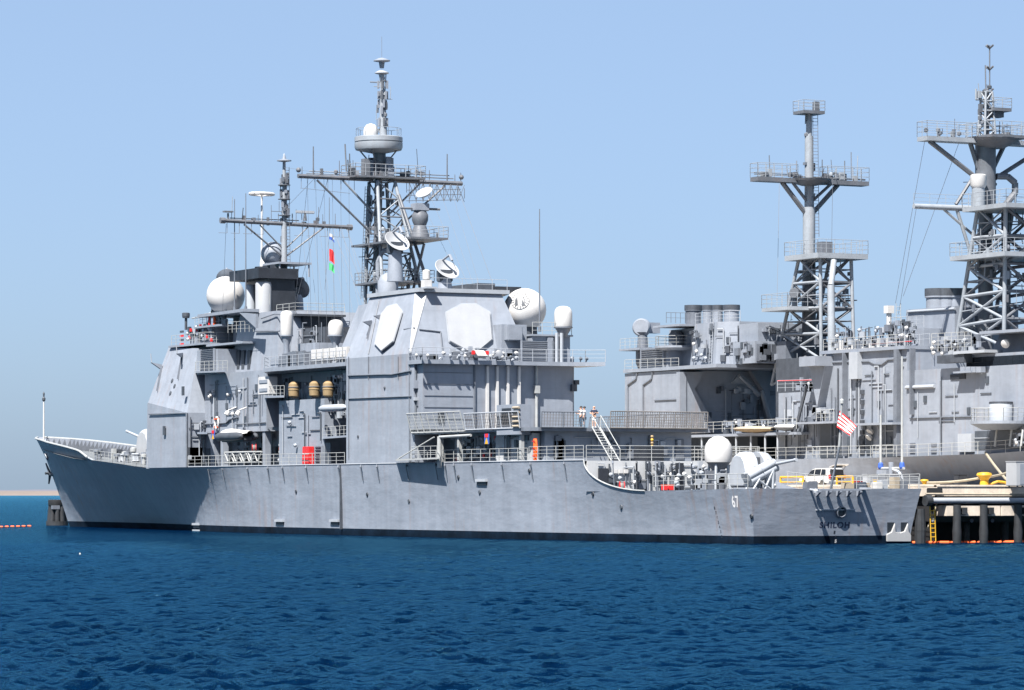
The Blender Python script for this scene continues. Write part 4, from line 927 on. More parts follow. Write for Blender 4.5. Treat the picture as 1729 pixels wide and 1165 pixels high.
# foremast-side illuminators seen partly (one from behind)
dish(at(506,486,-1.0), V(0.5,-0.75,0.45), 1.1, cr, 'grey_mid', ped=3.2)
dish(at(383,470,-1.5), V(0.75,-0.3,0.5), 1.1, cr, 'grey_mid', ped=3.0)
# ---- mainmast: lattice, platforms, yard, polemast
x0 = 79.0
bot = [(75.6,3.0,15.6),(75.6,-3.0,15.6),(84.5,2.2,15.6),(84.5,-2.2,15.6)]
A_ = at(627,500,2.4); B_ = at(700,490,0)
mm = MB(); 
legs_b = [V(80.2,1.3,16.0), V(74.6,1.9,21.0), V(74.6,-2.4,21.0), V(80.2,-2.2,16.0)]
legs_t = [V(79.8,0.9,32.9), V(78.0,0.9,32.9), V(78.0,-0.9,32.9), V(79.8,-0.9,32.9)]
main = thing('dummy', 'x', 'x') if False else None
mainm = MB().tube((79.2,0.5,15.6),(79.2,0.2,33.2),0.42,0.36,n=14).build('mainmast', 'mast_grey', cr, smooth=True)
def leg(a, b, r, m='mast_light', nm='mast_leg'): return MB().tube(a, b, r, n=10).build(nm, m, mainm, smooth=True)
for a, b in zip(legs_b, legs_t): leg(a, b, 0.17)
mast_clutter(mainm, legs_b, legs_t, 70, 3)
nb = 7
for k in range(nb):
    for i in range(4):
        j = (i+1)%4; a0 = legs_b[i].lerp(legs_t[i],k/nb); a1 = legs_b[i].lerp(legs_t[i],(k+1)/nb); b0 = legs_b[j].lerp(legs_t[j],k/nb); b1 = legs_b[j].lerp(legs_t[j],(k+1)/nb)
        MB().tube(a1,b1,0.07).build('mast_strut', 'mast_grey', mainm); MB().tube(a0 if k%2 else b0, b1 if k%2 else a1, 0.07).build('mast_brace', 'mast_light' if i%2 else 'mast_grey', mainm)
ladder(mainm, V(79.9,1.6,22), V(79.8,1.2,32.5), w=0.45, side=(1,0,0), m='mast_grey')
ladder(mainm, at(627,424,2.2), at(629,376,2.0), w=0.5, side=(0,1,0), m='mast_grey')
leg(V(70.5,-1.2,21.6), V(76.5,-0.6,31.5), 0.16, 'mast_grey'); leg(at(697,492,-1.5), at(716,412,-1.5), 0.13, 'mast_grey'); leg(at(700,475,-2), at(683,430,-1), 0.12, 'mast_grey')
def plat(name, pts, z, par, th=0.18, m='mast_grey', rl=True, h=1.0):
    o = MB().frus(pts, z-th, pts, z).build(name, m, par)
    if rl: rail(par, [V(x,y,z) for x, y in pts+pts[:1]], h=h, bars=3, step=1.0, m='mast_light', r=0.025)
    return o
plat('mast_platform', [(73.5,2.2),(81.0,1.8),(81.0,-2.4),(73.5,-2.8)], 23.4, mainm)
plat('mast_platform', [(74.0,2.2),(81.0,2.2),(81.0,-2.0),(74.0,-2.0)], 27.0, mainm, rl=False)
rp_ = plat('radar_platform', [(70.2,1.2),(76.5,1.4),(76.5,-2.8),(70.2,-2.6)], 27.2, mainm)
p = at(738,404,-2); MB().tube(V(70.2,-2.5,27.1), p, 0.07).tube(p, p+UZ*0.6, 0.1).build('yard_antenna', 'mast_grey', mainm)
# air-search radar on its pedestal
p = V(72.6,-0.9,27.2); MB().lathe([(0.9,0),(0.8,0.5),(0.55,1.2),(0.75,1.7),(0.75,2.2),(0.4,2.8)], p, n=18).build('radar_pedestal', 'mast_grey', mainm, smooth=True)
MB().cbox(p+UZ*2.9, 1.2, 1.4, 0.7).build('radar_housing', 'grey_plain', mainm, bevel=0.06)
a, e = at(690,361,-0.9), at(737,363,-0.9); MB().tube(V(p.x+0.4,0.9,30.0), V(p.x-0.3,-2.8,29.95), 0.11).build('radar_boom', 'mast_grey', mainm)
c = p+V(-0.3,-0.3,4.2); MB().lathe([(0.1,-0.3),(0.5,-0.2),(0.85,0.1),(0.8,0.15),(0.4,-0.05),(0.02,-0.1)], c, axis=(-0.3,0.6,0.9), n=18).build('surface_search_dish', 'grey_pale', mainm, smooth=True)
# lattice frame antenna under the starboard yard
lf = MB()
for i in range(9):
    y = -2.2-0.72*i; lf.tube((77.6,y,32.9-0.05*i),(77.6,y,30.9+0.08*i),0.035,n=5)
for z in (32.4,31.9,31.4): lf.tube((77.6,-1.9,z-0.3),(77.6,-7.6,z),0.03,n=5)
for i in range(8): y = -2.2-0.72*i; lf.tube((77.6,y,32.8),(77.6,y-0.72,31.2),0.03,n=5).tube((77.6,y-0.72,32.8),(77.6,y,31.2),0.03,n=5)
lf.build('lattice_antenna', 'mast_grey', mainm)
dish(at(671,407,2.5), V(-0.74,-0.10,0.66), 1.22, mainm, ped=at(671,407,2.5).z-23.4)
p = at(655,490,2.2); MB().lathe([(0.95,0),(0.95,1.5),(0.7,2.0),(0.2,2.3)], V(p.x,2.2,21.7), n=20).build('mast_foot_duct', 'grey_plain', mainm, smooth=True)
wg = MB(); pts = [V(76.4,1.6,21.8), V(76.4,1.6,25.2), V(76.0,1.3,26.2), V(75.5,0.8,26.4)]
wg.path(pts, 0.22, n=8).build('waveguide', 'grey_plain', mainm)
mast_clutter(mainm, [V(79,7.8,33.3),V(79,-7.8,33.3)], [V(79.2,7.0,33.9),V(79.2,-7.0,33.9)], 26, 5)
mast_clutter(mainm, [V(78.4,-0.6,37),V(79.6,0.4,37)], [V(78.9,-0.3,43),V(79.4,0.1,43)], 26, 6)
mast_clutter(fm, [V(100.4,0.1,22),V(101,0.7,22)], [V(100.5,0.2,36),V(100.9,0.6,36)], 30, 7)
mast_clutter(fm, [V(100.7,6.6,30.4),V(100.7,-6.4,30.4)], [V(100.9,6.0,30.9),V(100.9,-6.0,30.9)], 18, 8)
# yard
yl, yr = ax(503,297,79.0), ax(780,310,79.0)
MB().tube(yl, yl.lerp(yr,0.42), 0.22, n=8).tube(yl.lerp(yr,0.6), yr, 0.22, n=8).build('main_yard', 'mast_grey', mainm) if False else [MB().tube(yl, yl.lerp(yr,0.45), 0.21, n=8).build('yardarm', 'mast_grey', mainm), MB().tube(yl.lerp(yr,0.55), yr, 0.21, n=8).build('yardarm', 'mast_grey', mainm)]
plat('yard_platform', [(77.4,3.4),(80.6,3.4),(80.6,-3.8),(77.4,-3.8)], 33.3, mainm, th=0.15, h=1.1)
for s_ in (1,-1):
    MB().tube((79.0,s_*1.0,28.0),(79.0,s_*6.6,32.8),0.10).build('yard_brace', 'mast_grey', mainm); MB().tube((79.0,s_*0.9,30.0),(79.0,s_*4.0,32.9),0.10).build('yard_brace', 'mast_light', mainm)
for px, h in ((529,2.6),(755,2.5),(725,0.9),(573,1.4),(590,1.0),(596,1.5),(690,1.3),(703,1.1),(683,0.9),(712,0.8),(768,0.6),(510,0.7),(778,0.8),(618,1.2)):
    p = ax(px, 303, 79); b = MB(); spike(b, V(79,p.y,33.3), h, 0.075 if h > 2 else 0.045); b.build('yard_antenna', 'mast_grey', mainm)
for px in (504,779): p = ax(px, 297 if px < 600 else 309, 79); MB().ball(p+UZ*0.55, 0.24, n=12, m=6).build('end_light', 'mast_grey', mainm)
for i in range(13):
    y = 8.2-1.35*i
    if abs(y) > 1.5: MB().tube((79.0,y,33.1),(79.0,y,32.0),0.025,n=4).build('halyard_arm', 'wire', mainm)
MB().tube((79.0,8.3,32.0),(79.0,3.2,31.7),0.025,n=4).build('foot_rope', 'wire', mainm)
# crow's nest structure, ring platform, polemast
rnd = random.Random(4)
for i in range(22):
    q = rnd.uniform(0,6.28); r_ = rnd.uniform(0.5,1.9); h = rnd.uniform(0.5,1.9)
    MB().cbox((79+r_*math.cos(q), r_*math.sin(q), 33.3+h/2), rnd.uniform(0.2,0.7), rnd.uniform(0.2,0.7), h).build('mast_equipment', rnd.choice(['mast_grey','grey_mid','grey_plain','mast_light']), mainm)
MB().tube((79.0,0.2,33.3),(79.0,0.2,36.2),0.62,0.58,n=12).build('mast_trunk', 'mast_grey', mainm)
rg = MB().lathe([(0.7,-0.55),(2.15,-0.25),(2.25,0),(2.25,0.42),(2.15,0.44),(2.15,0.50),(2.25,0.52),(2.25,0.92),(2.1,0.98),(0.5,0.98)], (79.0,0.3,36.1), n=40).build('ring_platform', 'mast_light', mainm, smooth=True)
for k in range(4): q = R(45+90*k); MB().tube((79+0.6*math.cos(q),0.3+0.6*math.sin(q),34.4),(79+1.9*math.cos(q),0.3+1.9*math.sin(q),35.9),0.07).build('platform_strut', 'mast_grey', mainm)
rail(mainm, [V(79+2.1*math.cos(R(30*k)),0.3+2.1*math.sin(R(30*k)),37.1) for k in range(13)], h=0.75, bars=1, step=1.1, m='mast_light', r=0.02)
c = at(626,240,0.9); MB().lathe([(0.66,0),(0.70,0.1),(0.70,0.65),(0.6,1.0),(0.38,1.25),(0.02,1.36)], V(c.x,0.9,37.0), n=22).build('satellite_dome', 'white', mainm, smooth=True)
pm = MB().tube((79.0,-0.2,37.0),(79.1,-0.15,41.5),0.38,0.26,n=10).tube((79.1,-0.15,41.5),(79.15,-0.1,43.2),0.2,0.15,n=8).build('polemast', 'mast_light', mainm, smooth=True)
for z, n_ in ((41.0,6),(39.6,2),(38.5,5),(40.2,3),(42.0,4)):
    for k in range(n_):
        q = R(360*k/n_+z*40); MB().cbox((79.05+0.42*math.cos(q),-0.15+0.42*math.sin(q),z), 0.16,0.16,0.75).build('mast_antenna', 'mast_grey' if k%2 else 'grey_plain', mainm)
for z, r_ in ((43.1,0.66),(44.25,0.78)): MB().lathe([(0.2,-0.7),(0.28,-0.15),(r_,-0.05),(r_,0.02),(0.3,0.22),(0.02,0.28)], (79.15,-0.1,z), n=22).build('topmast_radar', 'grey_pale' if z < 44 else 'grey_plain', mainm, smooth=True)
for q in (0.4,3.4): MB().tube((79.1,-0.1,42.2),(79.1+math.cos(q),-0.1+1.0*math.sin(q)+0.4,42.3),0.06).build('mast_antenna', 'mast_grey', mainm)
MB().tube((79.15,-0.1,44.4),(79.15,-0.1,46.5),0.02,n=4).build('lightning_rod', 'wire', mainm)
# standing rigging and signal halyards
for a, b in (((79,7.5,33.0),(88,5.5,16)),((79,5.5,33.0),(90,5,18)),((100.7,-4.8,30.2),(92,-4.5,21.3)),((100.7,-5.6,30.2),(91,-4.8,21.3)),((100.7,-6.4,30.2),(90,-5,20)),((79,-7.8,33.0),(66,-5.5,21.8)),((100.7,6.6,30.2),(104,5.6,21.7)),((79,2,33),(100.7,0.5,36)),((79,6.8,33),(101,0.6,31.5))):
    MB().tube(a, b, 0.018, n=4).build('rigging_wire', 'wire', cr)
for px in (912,): pass

for i in range(9):
    y0 = -1.5-0.62*i; MB().tube((100.7,y0,30.2),(97.5-0.7*i,-1.0-0.45*i,21.2),0.014,n=4).build('signal_halyard', 'wire', cr)
for i in range(6):
    y0 = 7.6-0.85*i; MB().tube((79,y0,33.0),(82.5-0.6*i,5.5-0.5*i,16.0),0.014,n=4).build('signal_halyard', 'wire', cr)
for i in range(4): MB().tube((79,-3.2-1.3*i,33.0),(70-i,-4.5,21.8),0.013,n=4).build('signal_halyard', 'wire', cr)
# ================================================================ destroyer on the far side of the pier (bow to the right)
DYC, DBOW = -43.6, -24.0
dd = thing('destroyer', 'grey destroyer with two lattice masts moored behind the pier, bow to the right', 'warship', (62, DYC, 0))
xd = lambda p: V(DBOW+172.8-p.x, DYC+p.y, p.z)
dst = [s for s in stations if not 12 < s < 27]+[18, 24]; dst.sort()
dh_, db_ = hull(zt_destroyer, 0.6, dst, xd, dd)
deck('main_deck', [0.3,18], lambda s: 4.1, dd, xd)
deck('main_deck', [24,60,100,118,130,150,171], lambda s: zt_destroyer(s)-0.05, dd, xd)
YS = -36.6                                            # near side of the deckhouses
BN = V(-1,0,0)                                        # bow-facing normal (towards the pier end)
def dx(px, y=YS): return at(px, 0, y).x
# ---- after house with hangar bay
xa0, xa1 = dx(1055), dx(1148)
ahs = box('hangar_house', 'grey', dd, xa1, xa0, -50.5, YS, 9.6, at(1100,628,YS).z)
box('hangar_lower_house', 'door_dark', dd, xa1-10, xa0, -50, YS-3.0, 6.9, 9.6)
bay_y0, bay_y1 = YS-0.05, -49.5
zt_, zb_ = at(1148,624,YS).z, 9.6
pf = lambda px, py: ax(px, py, xa1-0.0)
# bow-facing wall of the bay: recessed back wall and the canted frame around the opening
bx = xa1-9.2
def BW_(px, py): return ax(px, py, xa1-0.8)
fr = [(1148,602),(1190,627),(1174,655),(1208,716),(1148,728)]
MB().slab([BW_(1148,628),BW_(1190,628),BW_(1173,657),BW_(1207,718),BW_(1207,730),BW_(1148,732)], (0.7,0,0)).build('bay_frame', 'grey', ahs)
MB().slab([BW_(1268,626),BW_(1300,626),BW_(1300,730),BW_(1291,662)], (0.7,0,0)).build('bay_frame', 'grey', ahs)
rt = MB().box(xa1-7.5, xa0, -50.5, YS+0.2, zt_, zt_+0.35).build('hangar_roof', 'grey_plain', dd)
MB().box(xa1-6.5, xa1, -50.4, YS-3.4, 9.55, 9.75).build('bay_floor', 'grey_plain', ahs)
clutter(ahs, (xa1-0.05,YS-3,9.9), (0,-1,0), UZ, BN, 9, 5, 16, 81, 'pbbcv')
for px in (1060, 1086, 1158): MB().path([at(px,720,YS+0.06), at(px,650,YS+0.06), at(px+14,640,YS+0.06), at(px+16,628,YS+0.06)] if px != 1158 else [BW_(px,728),BW_(px,632)], 0.1).build('drain_pipe', 'grey_mid', ahs)
MB().path([at(1105,676,YS+0.06), at(1147,674,YS+0.06)], 0.06).build('cable_run', 'grey_mid', ahs)
rail(rt, [at(1055,625,YS), at(1146,622,YS)], step=1.6); 
# boat crane in the bay
bc = MB().tube(BW_(1290,735)+V(-2,0,0), BW_(1268,660)+V(-2,0,0), 0.28, 0.2, n=8).tube(BW_(1264,668)+V(-2,0,0), BW_(1228,636)+V(-2.4,0,0), 0.24, 0.16, n=8).slab([BW_(1216,648)+V(-2.2,0,0),BW_(1231,632)+V(-2.2,0,0),BW_(1252,648)+V(-2.2,0,0)],(0.25,0,0)).build('boat_crane', 'mast_light', dd)
for i in range(7): p = BW_(1225+5*i, 655+random.random()*8)+V(-2.1,0,0); MB().cbox(p, 0.3,0.35,0.45).build('crane_fitting', random.choice(['grey_pale','mast_light','grey_mid']), bc)
# rounded house above with stack and platforms
z2 = zt_+0.35
sx0, sx1 = dx(1168,-38.5), dx(1212,-38.5)
sh_ = MB().frus([(sx0+0.2,-38.4),(sx1,-38.2),(sx1-2.2,-39.6),(sx1-2.2,-46.5),(sx0+0.2,-46.5)], z2, [(sx0-0.3,-38.7),(sx1,-38.5),(sx1-2.0,-39.8),(sx1-2.0,-46),(sx0-0.3,-46)], at(1180,546,-38.5).z).build('aft_stack_house', 'grey', dd)
top_z = at(1180,546,-38.5).z
rail(sh_, [at(1125,545,-38.8), at(1165,546,-38.8)], step=1.0, m='mast_grey', bars=2)
for i, px in enumerate((1171, 1195, 1212, 1235)):
    p = at(px, 545, -40.4-0.5*(i%2)); r_ = (0.82,0.52,0.50,0.76)[i]
    MB().lathe([(r_,-1),(r_,1.15),(r_*1.12,1.2),(r_*1.12,1.75),(r_*0.95,1.75),(r_*0.9,0.6)], p, n=20).build('exhaust_pipe', 'grey_mid' if i == 0 else 'grey_plain', sh_, smooth=True)
    MB().lathe([(r_*1.13,1.28),(r_*1.14,1.5),(r_*1.13,1.78)], p, n=20).build('exhaust_rim', 'grey_dark', sh_, smooth=True)
qx = sx1-2.3
b3 = box('vent_house', 'grey', dd, qx-3.6, qx, -47.5, -39.6, z2, at(1250,548,-40).z); clutter(b3, (qx-3.61,-39.8,z2), (0,-1,0), UZ, BN, 6.5, 3.8, 20, 82, 'ppbbdcv')
b4 = box('vent_house', 'grey', dd, qx-4.6, qx-0.5, -45.5, -38.6, z2, at(1250,578,-39).z); clutter(b4, (qx-4.61,-38.8,z2), (0,-1,0), UZ, BN, 6.0, 2.2, 14, 83, 'ppbbdv')
clutter(b4, (qx-4.5,-38.59,z2), (1,0,0), UZ, V(0,1,0), 3.5, 2.2, 6, 84, 'pbv')
box('vent_house', 'grey_mid', dd, qx-6.5, qx-4.7, -46, -41, z2, z2+2.1)
clutter(sh_, (sx1+0.3,-38.25,z2), (1,0,0), UZ, V(0,1,0), sx0-sx1-0.6, 4.2, 10, 98, 'ppcbvl')
clutter(sh_, (sx1-0.4,-38.6,z2), (-0.85,-0.53,0), UZ, V(-0.53,0.85,0), 2.2, 4.2, 8, 99, 'pbcv')
ladder(sh_, V(sx1+0.8,-38.1,z2), V(sx1+0.8,-38.3,z2+4.6), w=0.5, side=(1,0,0), m='grey_pale')
rail(sh_, [V(sx0-0.2,-38.8,top_z), V(sx1,-38.6,top_z), V(sx1-2.0,-39.9,top_z)], step=1.2, m='grey_pale')
# curved director platform left of the stack, search director, louvred deck box
dp = MB().lathe([(1.6,0),(2.2,0.25),(2.2,0.45)], at(1142,592,-38.6), n=24).build('director_platform', 'grey_plain', dd); c = at(1142,592,-38.6)
rail(dp, [c+V(2.1*math.cos(R(30*k)),2.1*math.sin(R(30*k)),0.45) for k in range(13)], step=1.1, h=1.0)
MB().lathe([(0.8,0.45),(0.8,1.6),(0.5,2.0)], c, n=16).build('director_barbette', 'grey_mid', dp, smooth=True)
box('platform_house', 'grey', dd, c.x-2.5, c.x+2.5, c.y-5, c.y-0.6, z2, c.z+2.2)
MB().box(c.x-3.4, c.x+2.0, c.y-4, c.y+1.6, at(1150,549,-38.6).z-0.2, at(1150,549,-38.6).z).build('upper_platform', 'grey_plain', dd)
c = at(1085,553,-40); MB().lathe([(0.6,-2.3),(0.5,-0.8),(0.7,-0.5)], c, n=14).build('director_pedestal', 'grey_mid', dd); MB().lathe([(0.05,-0.2),(0.7,0),(0.95,0.35),(0.95,1.0),(0.8,1.2)], c+V(0.6,-0.4,0), axis=(-0.75,0.65,0), n=20).cbox(c+V(0.5,-1.5,0), 1.0, 1.2, 1.1).build('gun_director', 'grey_plain', dd, smooth=True)
dpl = MB().box(c.x-2.2, c.x+2.2, -42.5, -38.4, c.z-2.4, c.z-2.2).build('director_deck', 'grey_plain', dd); rail(dpl, [V(c.x+2.1,-38.5,c.z-2.2), V(c.x-2.1,-38.5,c.z-2.2), V(c.x-2.1,-42.4,c.z-2.2)], step=1.0)
MB().lathe([(0.5,0),(0.9,1.0),(0.9,2.6)], V(c.x,-40.2,z2-0.2), n=14).build('deck_support', 'grey_mid', dd)
louvre(rt, at(1103,605,-37.4), (1,0,0), V(0,1,0), 4.6, 1.9, 9); box('fan_house', 'grey', dd, dx(1128,-37.5), dx(1086,-37.5), -41, -37.45, z2, z2+2.1)
# ---- gallery under the after house, boats
rail(dd, [at(1160,732,-35.4), at(1345,724,-35.4)], step=1.7, h=1.0)
gd = MB().box(dx(1345,-35.3), dx(1150,-35.3), -50, -35.3, 9.3, 9.55).build('gallery_deck', 'grey_plain', dd)
clutter(gd, (dx(1300),-38.5,9.6), (1,0,0), UZ, V(0,1,0), 12, 1.3, 34, 86, 'bbpblbp')
for px in (1165, 1185, 1243, 1268, 1292, 1313): p = at(px, 760, -35.5); MB().tube((p.x,-35.5,7.0),(p.x,-35.5,9.3),0.1).build('deck_pillar', 'grey_pale', gd)
# ---- deckhouse running forward
zx = at(1395,598,YS).z
lx0, lx1 = dx(1313), dx(1395)
lo = box('midships_house', 'grey', dd, lx1+0.05, lx0, -50, YS-0.1, 7.0, at(1350,662,YS).z)
clutter(lo, (lx1+0.5,YS-0.09,7.1), (1,0,0), UZ, V(0,1,0), lx0-lx1-1, 6, 16, 87, 'ppccb')
box('mast_house', 'grey_dark', dd, dx(1388,-40), dx(1310,-40), -47, -40.0, 9.6, at(1350,604,-40).z)
rail(lo, [at(1313,661,YS-0.2), at(1392,659,YS-0.2)], step=1.3, m='grey_pale', bars=3); MB().path([at(1313,643,YS-0.15), at(1392,641,YS-0.15)], 0.03).build('chain_guard', 'red', lo); clutter(lo, (lx1+1,YS-2.5,at(1350,661,YS).z), (1,0,0), UZ, V(0,1,0), 8, 1.4, 22, 88, 'bblpbp')
fx1 = dx(1532)
mid = box('forward_midships_house', 'grey', dd, fx1, lx1, -50, YS, 7.0, zx)
lip = MB().box(fx1-0.1, lx1+0.6, -50, YS+0.35, zx, zx+0.3).build('house_deck_edge', 'grey_plain', dd)
rail(lip, [V(lx1,YS+0.3,zx+0.3), V(fx1,YS+0.3,zx+0.3)], step=1.4)
xr = dx(1690)
fwd = MB().frus([(xr-4,YS+0.1),(fx1-0.02,YS+0.1),(fx1-0.02,-50),(xr-4,-50)], 7.0, [(xr-4,YS+0.1),(fx1-0.02,YS+0.1),(fx1-0.02,-50),(xr-4,-50)], at(1600,622,YS).z).build('forward_house', 'grey', dd)
xb = dx(1729)-9
MB().frus([(xb,-37.6),(xr-4,YS+0.05),(xr-4,-50),(xb,-49)], 7.2, [(xb,-37.6),(xr-4,YS+0.05),(xr-4,-50),(xb,-49)], at(1700,618,YS).z).build('bridge_lower_house', 'grey', dd)
clutter(mid, (fx1,YS+0.01,7.2), (1,0,0), UZ, V(0,1,0), lx1-fx1, 8.5, 24, 91, 'pppccdv')
clutter(fwd, (xr-3.5,YS+0.11,7.2), (1,0,0), UZ, V(0,1,0), fx1-xr+3, 7.0, 9, 92, 'cpvc')
for px in (1541, 1577):
    for py in (751, 762): p = at(px, py, YS+0.12); MB().obox(p, V(1,0,0), UZ, V(0,1,0), 0.42, 0.16, 0.05).build('vent', 'grey_mid', fwd)
MB().obox(at(1618,636,YS+0.12), V(1,0,0), UZ, V(0,1,0), 1.15, 0.22, 0.08).build('vent_slot', 'black', fwd)
# recessed door bays (dark) at deck level and sponsons over them
for px0, px1, py0 in ((1385,1423,716),(1487,1522,718)):
    a = at(px0, py0, YS+0.03); b = at(px1, 768, YS+0.03)
    MB().box(b.x, a.x, YS-0.02, YS+0.04, 7.1, a.z).build('open_bay', 'door_dark', mid)
    MB().box(b.x-0.3, a.x+3.0, YS, YS+1.2, a.z, a.z+0.2).build('bay_canopy', 'grey_plain', mid)
    rail(mid, [V(b.x,YS+0.9,7.1), V(a.x,YS+0.9,7.1)], step=1.3)
# pilasters / trunks on the side with their shadows
for px, w, py1 in ((1449,0.9,640),(1520,0.3,770),(1431,0.12,770),(1545,0.12,700)):
    a = at(px, 604, YS); MB().box(a.x-w/2*1.6, a.x+w/2*1.6, YS, YS+0.55, at(px,py1,YS).z, zx).build('vent_trunk', 'grey_pale' if w > 0.5 else 'grey_mid', mid)
tb_ = at(1405,618,YS); MB().box(tb_.x-0.2, tb_.x+2.6, YS-0.1, YS+2.0, tb_.z, tb_.z+0.9).build('crane_sponson', 'grey_plain', mid)
MB().slab([V(tb_.x-0.2,YS,tb_.z), V(tb_.x+2.6,YS,tb_.z), V(tb_.x+1.2,YS,tb_.z-3.8)], (0,0.9,0)).build('sponson_bracket', 'grey', mid)
MB().path([at(1398,612,YS+0.06), at(1468,610,YS+0.06), at(1478,615,YS+0.06), at(1490,615,YS+0.06), at(1500,607,YS+0.06), at(1530,605,YS+0.06)], 0.09).build('degaussing_cable', 'grey_mid', mid)
MB().path([at(1530,654,YS+0.2), at(1578,652,YS+0.2)], 0.18).build('boom', 'grey_pale', fwd)
MB().path([at(1536,706,YS+0.17), at(1640,703,YS+0.17)], 0.07).build('cable_run', 'grey_mid', fwd)
for i in range(6): p = at(1456, 662+17*i, YS+0.1); MB().cbox(p, 0.5, 0.25, 0.4).build('ladder_bracket', 'grey_dark', mid)
MB().tube(at(1362,652,YS+0.6), at(1340,738,YS+1.2), 0.16).build('boat_boom', 'grey_dark', lo); MB().tube(at(1353,660,YS+0.2), at(1350,768,YS+0.2), 0.07).build('pipe', 'grey_mid', lo)
for px, py in ((1472,725),(1470,735)): p = at(px,py,YS+0.3); MB().lathe([(0.1,0),(0.3,0.1),(0.35,0.35)], p, axis=(0,0.7,-0.7), n=12).build('floodlight', 'white', mid, smooth=True)
plx = at(1410,713,YS); rail(mid, [V(plx.x+1.5,YS+1.1,plx.z+0.1), V(plx.x-1.5,YS+1.1,plx.z+0.1)], step=0.8)
clutter(mid, (dx(1408),YS+0.6,plx.z+0.2), (1,0,0), UZ, V(0,1,0), 2.6, 1.2, 10, 93, 'bbp')
# roof clutter on the forward houses
wt = at(1440,600,-40); box('white_deck_house', 'white', dd, dx(1475,-40.5), dx(1412,-40.5), -46, -40.5, zx+0.3, at(1440,573,-40.5).z)
clutter(lip, (fx1+0.5,YS-2.2,zx+0.3), (1,0,0), UZ, V(0,1,0), 16, 2.2, 40, 94, 'pbbbplbpp')
rail(lip, [at(1470,590,-38.5), at(1570,580,-38.5)], step=1.5, m='grey_pale', bars=2, h=0.9); MB().path([at(1470,581,-38.4), at(1540,576,-38.4)], 0.03).build('chain_guard', 'red', lip)
hs = box('sensor_house', 'grey', dd, dx(1560,-40), dx(1500,-40), -47, -40, zx+0.3, at(1530,556,-40).z)
clutter(hs, (dx(1560,-40)+0.2,-39.99,zx+0.3), (1,0,0), UZ, V(0,1,0), 6, 2.6, 18, 95, 'ppbbv')
rail(hs, [at(1497,556,-40.1), at(1560,552,-40.1)], step=1.2, m='grey_pale')
p = at(1501,550,-40); MB().tube(p, p+UZ*1.2, 0.25).cbox(p+V(0,0,1.5), 0.7,0.7,0.7).build('signal_lamp', 'white', hs); ladder(hs, at(1517,555,-40.3), at(1517,512,-40.3), w=0.5, side=(0,1,0))
fs_ = box('forward_stack_house', 'grey', dd, dx(1612,-42), dx(1530,-42), -49, -42, zx+0.3, at(1570,520,-42).z); MB().path([at(1533,526,-41.9), at(1612,521,-41.9)], 0.12).build('stack_moulding', 'grey_pale', fs_)
for i, px in enumerate((1582, 1598, 1612, 1626)):
    p = at(px, 520, -43-0.7*i); MB().lathe([(1.0,-1),(1.0,0.9),(1.12,0.95),(1.12,1.75),(0.9,1.75),(0.85,0.5)], p, n=20).build('exhaust_pipe', 'grey_plain', fs_, smooth=True); MB().lathe([(1.13,1.1),(1.14,1.35),(1.13,1.78)], p, n=20).build('exhaust_rim', 'grey_dark', fs_, smooth=True)
# ---- bridge
bz0 = at(1700,618,YS).z; bz1 = at(1700,598,YS).z
br = box('bridge', 'grey', dd, xb, dx(1640), -49.5, YS-0.2, at(1650,622,YS).z, at(1650,598,YS).z)
gl = MB(); 
for i in range(9):
    px = 1637+11.2*i; a = at(px, 607, YS-0.14); MB().obox(V(a.x,YS-0.17,at(1690,609,YS).z), V(1,0,0), UZ, V(0,1,0), 0.50, 0.42, 0.03).build('bridge_window', 'glass', br)
bt = MB().frus([(xb,-37.5),(dx(1660),-37.3),(dx(1660),-49.3),(xb,-49)], at(1680,597,YS).z, [(xb,-38.3),(dx(1664),-38.1),(dx(1664),-48.6),(xb,-48.6)], at(1700,562,YS).z).build('pilot_house_top', 'grey_mid', dd)
MB().box(xb, dx(1660), -49, -36.2, at(1700,562,YS).z, at(1700,560,YS).z+0.15).build('flag_deck', 'grey_plain', dd)
p = at(1700,578,-37.0); MB().lathe([(0.1,0),(0.35,0.1),(0.4,0.4),(0.2,0.5)], p, axis=(-0.5,0.8,-0.4), n=14).build('floodlight', 'white', bt, smooth=True)
sb = MB().box(dx(1662,-35.6), dx(1610,-35.6), -38, -35.6, at(1636,597,-36).z, at(1636,597,-36).z+0.25).build('signal_deck', 'grey_pale', dd)
rail(sb, [at(1573,594,-36), at(1640,591,-36)], step=1.1, h=1.6, bars=5); clutter(sb, (dx(1652,-37),-37.5,at(1636,594,-36).z), (1,0,0), UZ, V(0,1,0), 8, 1.6, 20, 96, 'bbplb')
MB().cbox(at(1612,606,YS+0.4), 4.2, 0.9, 0.7).build('searchlight_bay', 'grey_dark', fwd)
for i in range(4): p = at(1629+9*i, 624, YS+0.6); MB().cbox(p, 0.7, 0.5, 0.5).build('flag_locker', 'grey_plain', fwd)
MB().box(at(1655,626,YS).x, at(1625,626,YS).x, YS, YS+1.0, at(1640,630,YS).z, at(1640,627,YS).z).build('locker_shelf', 'grey_plain', fwd)
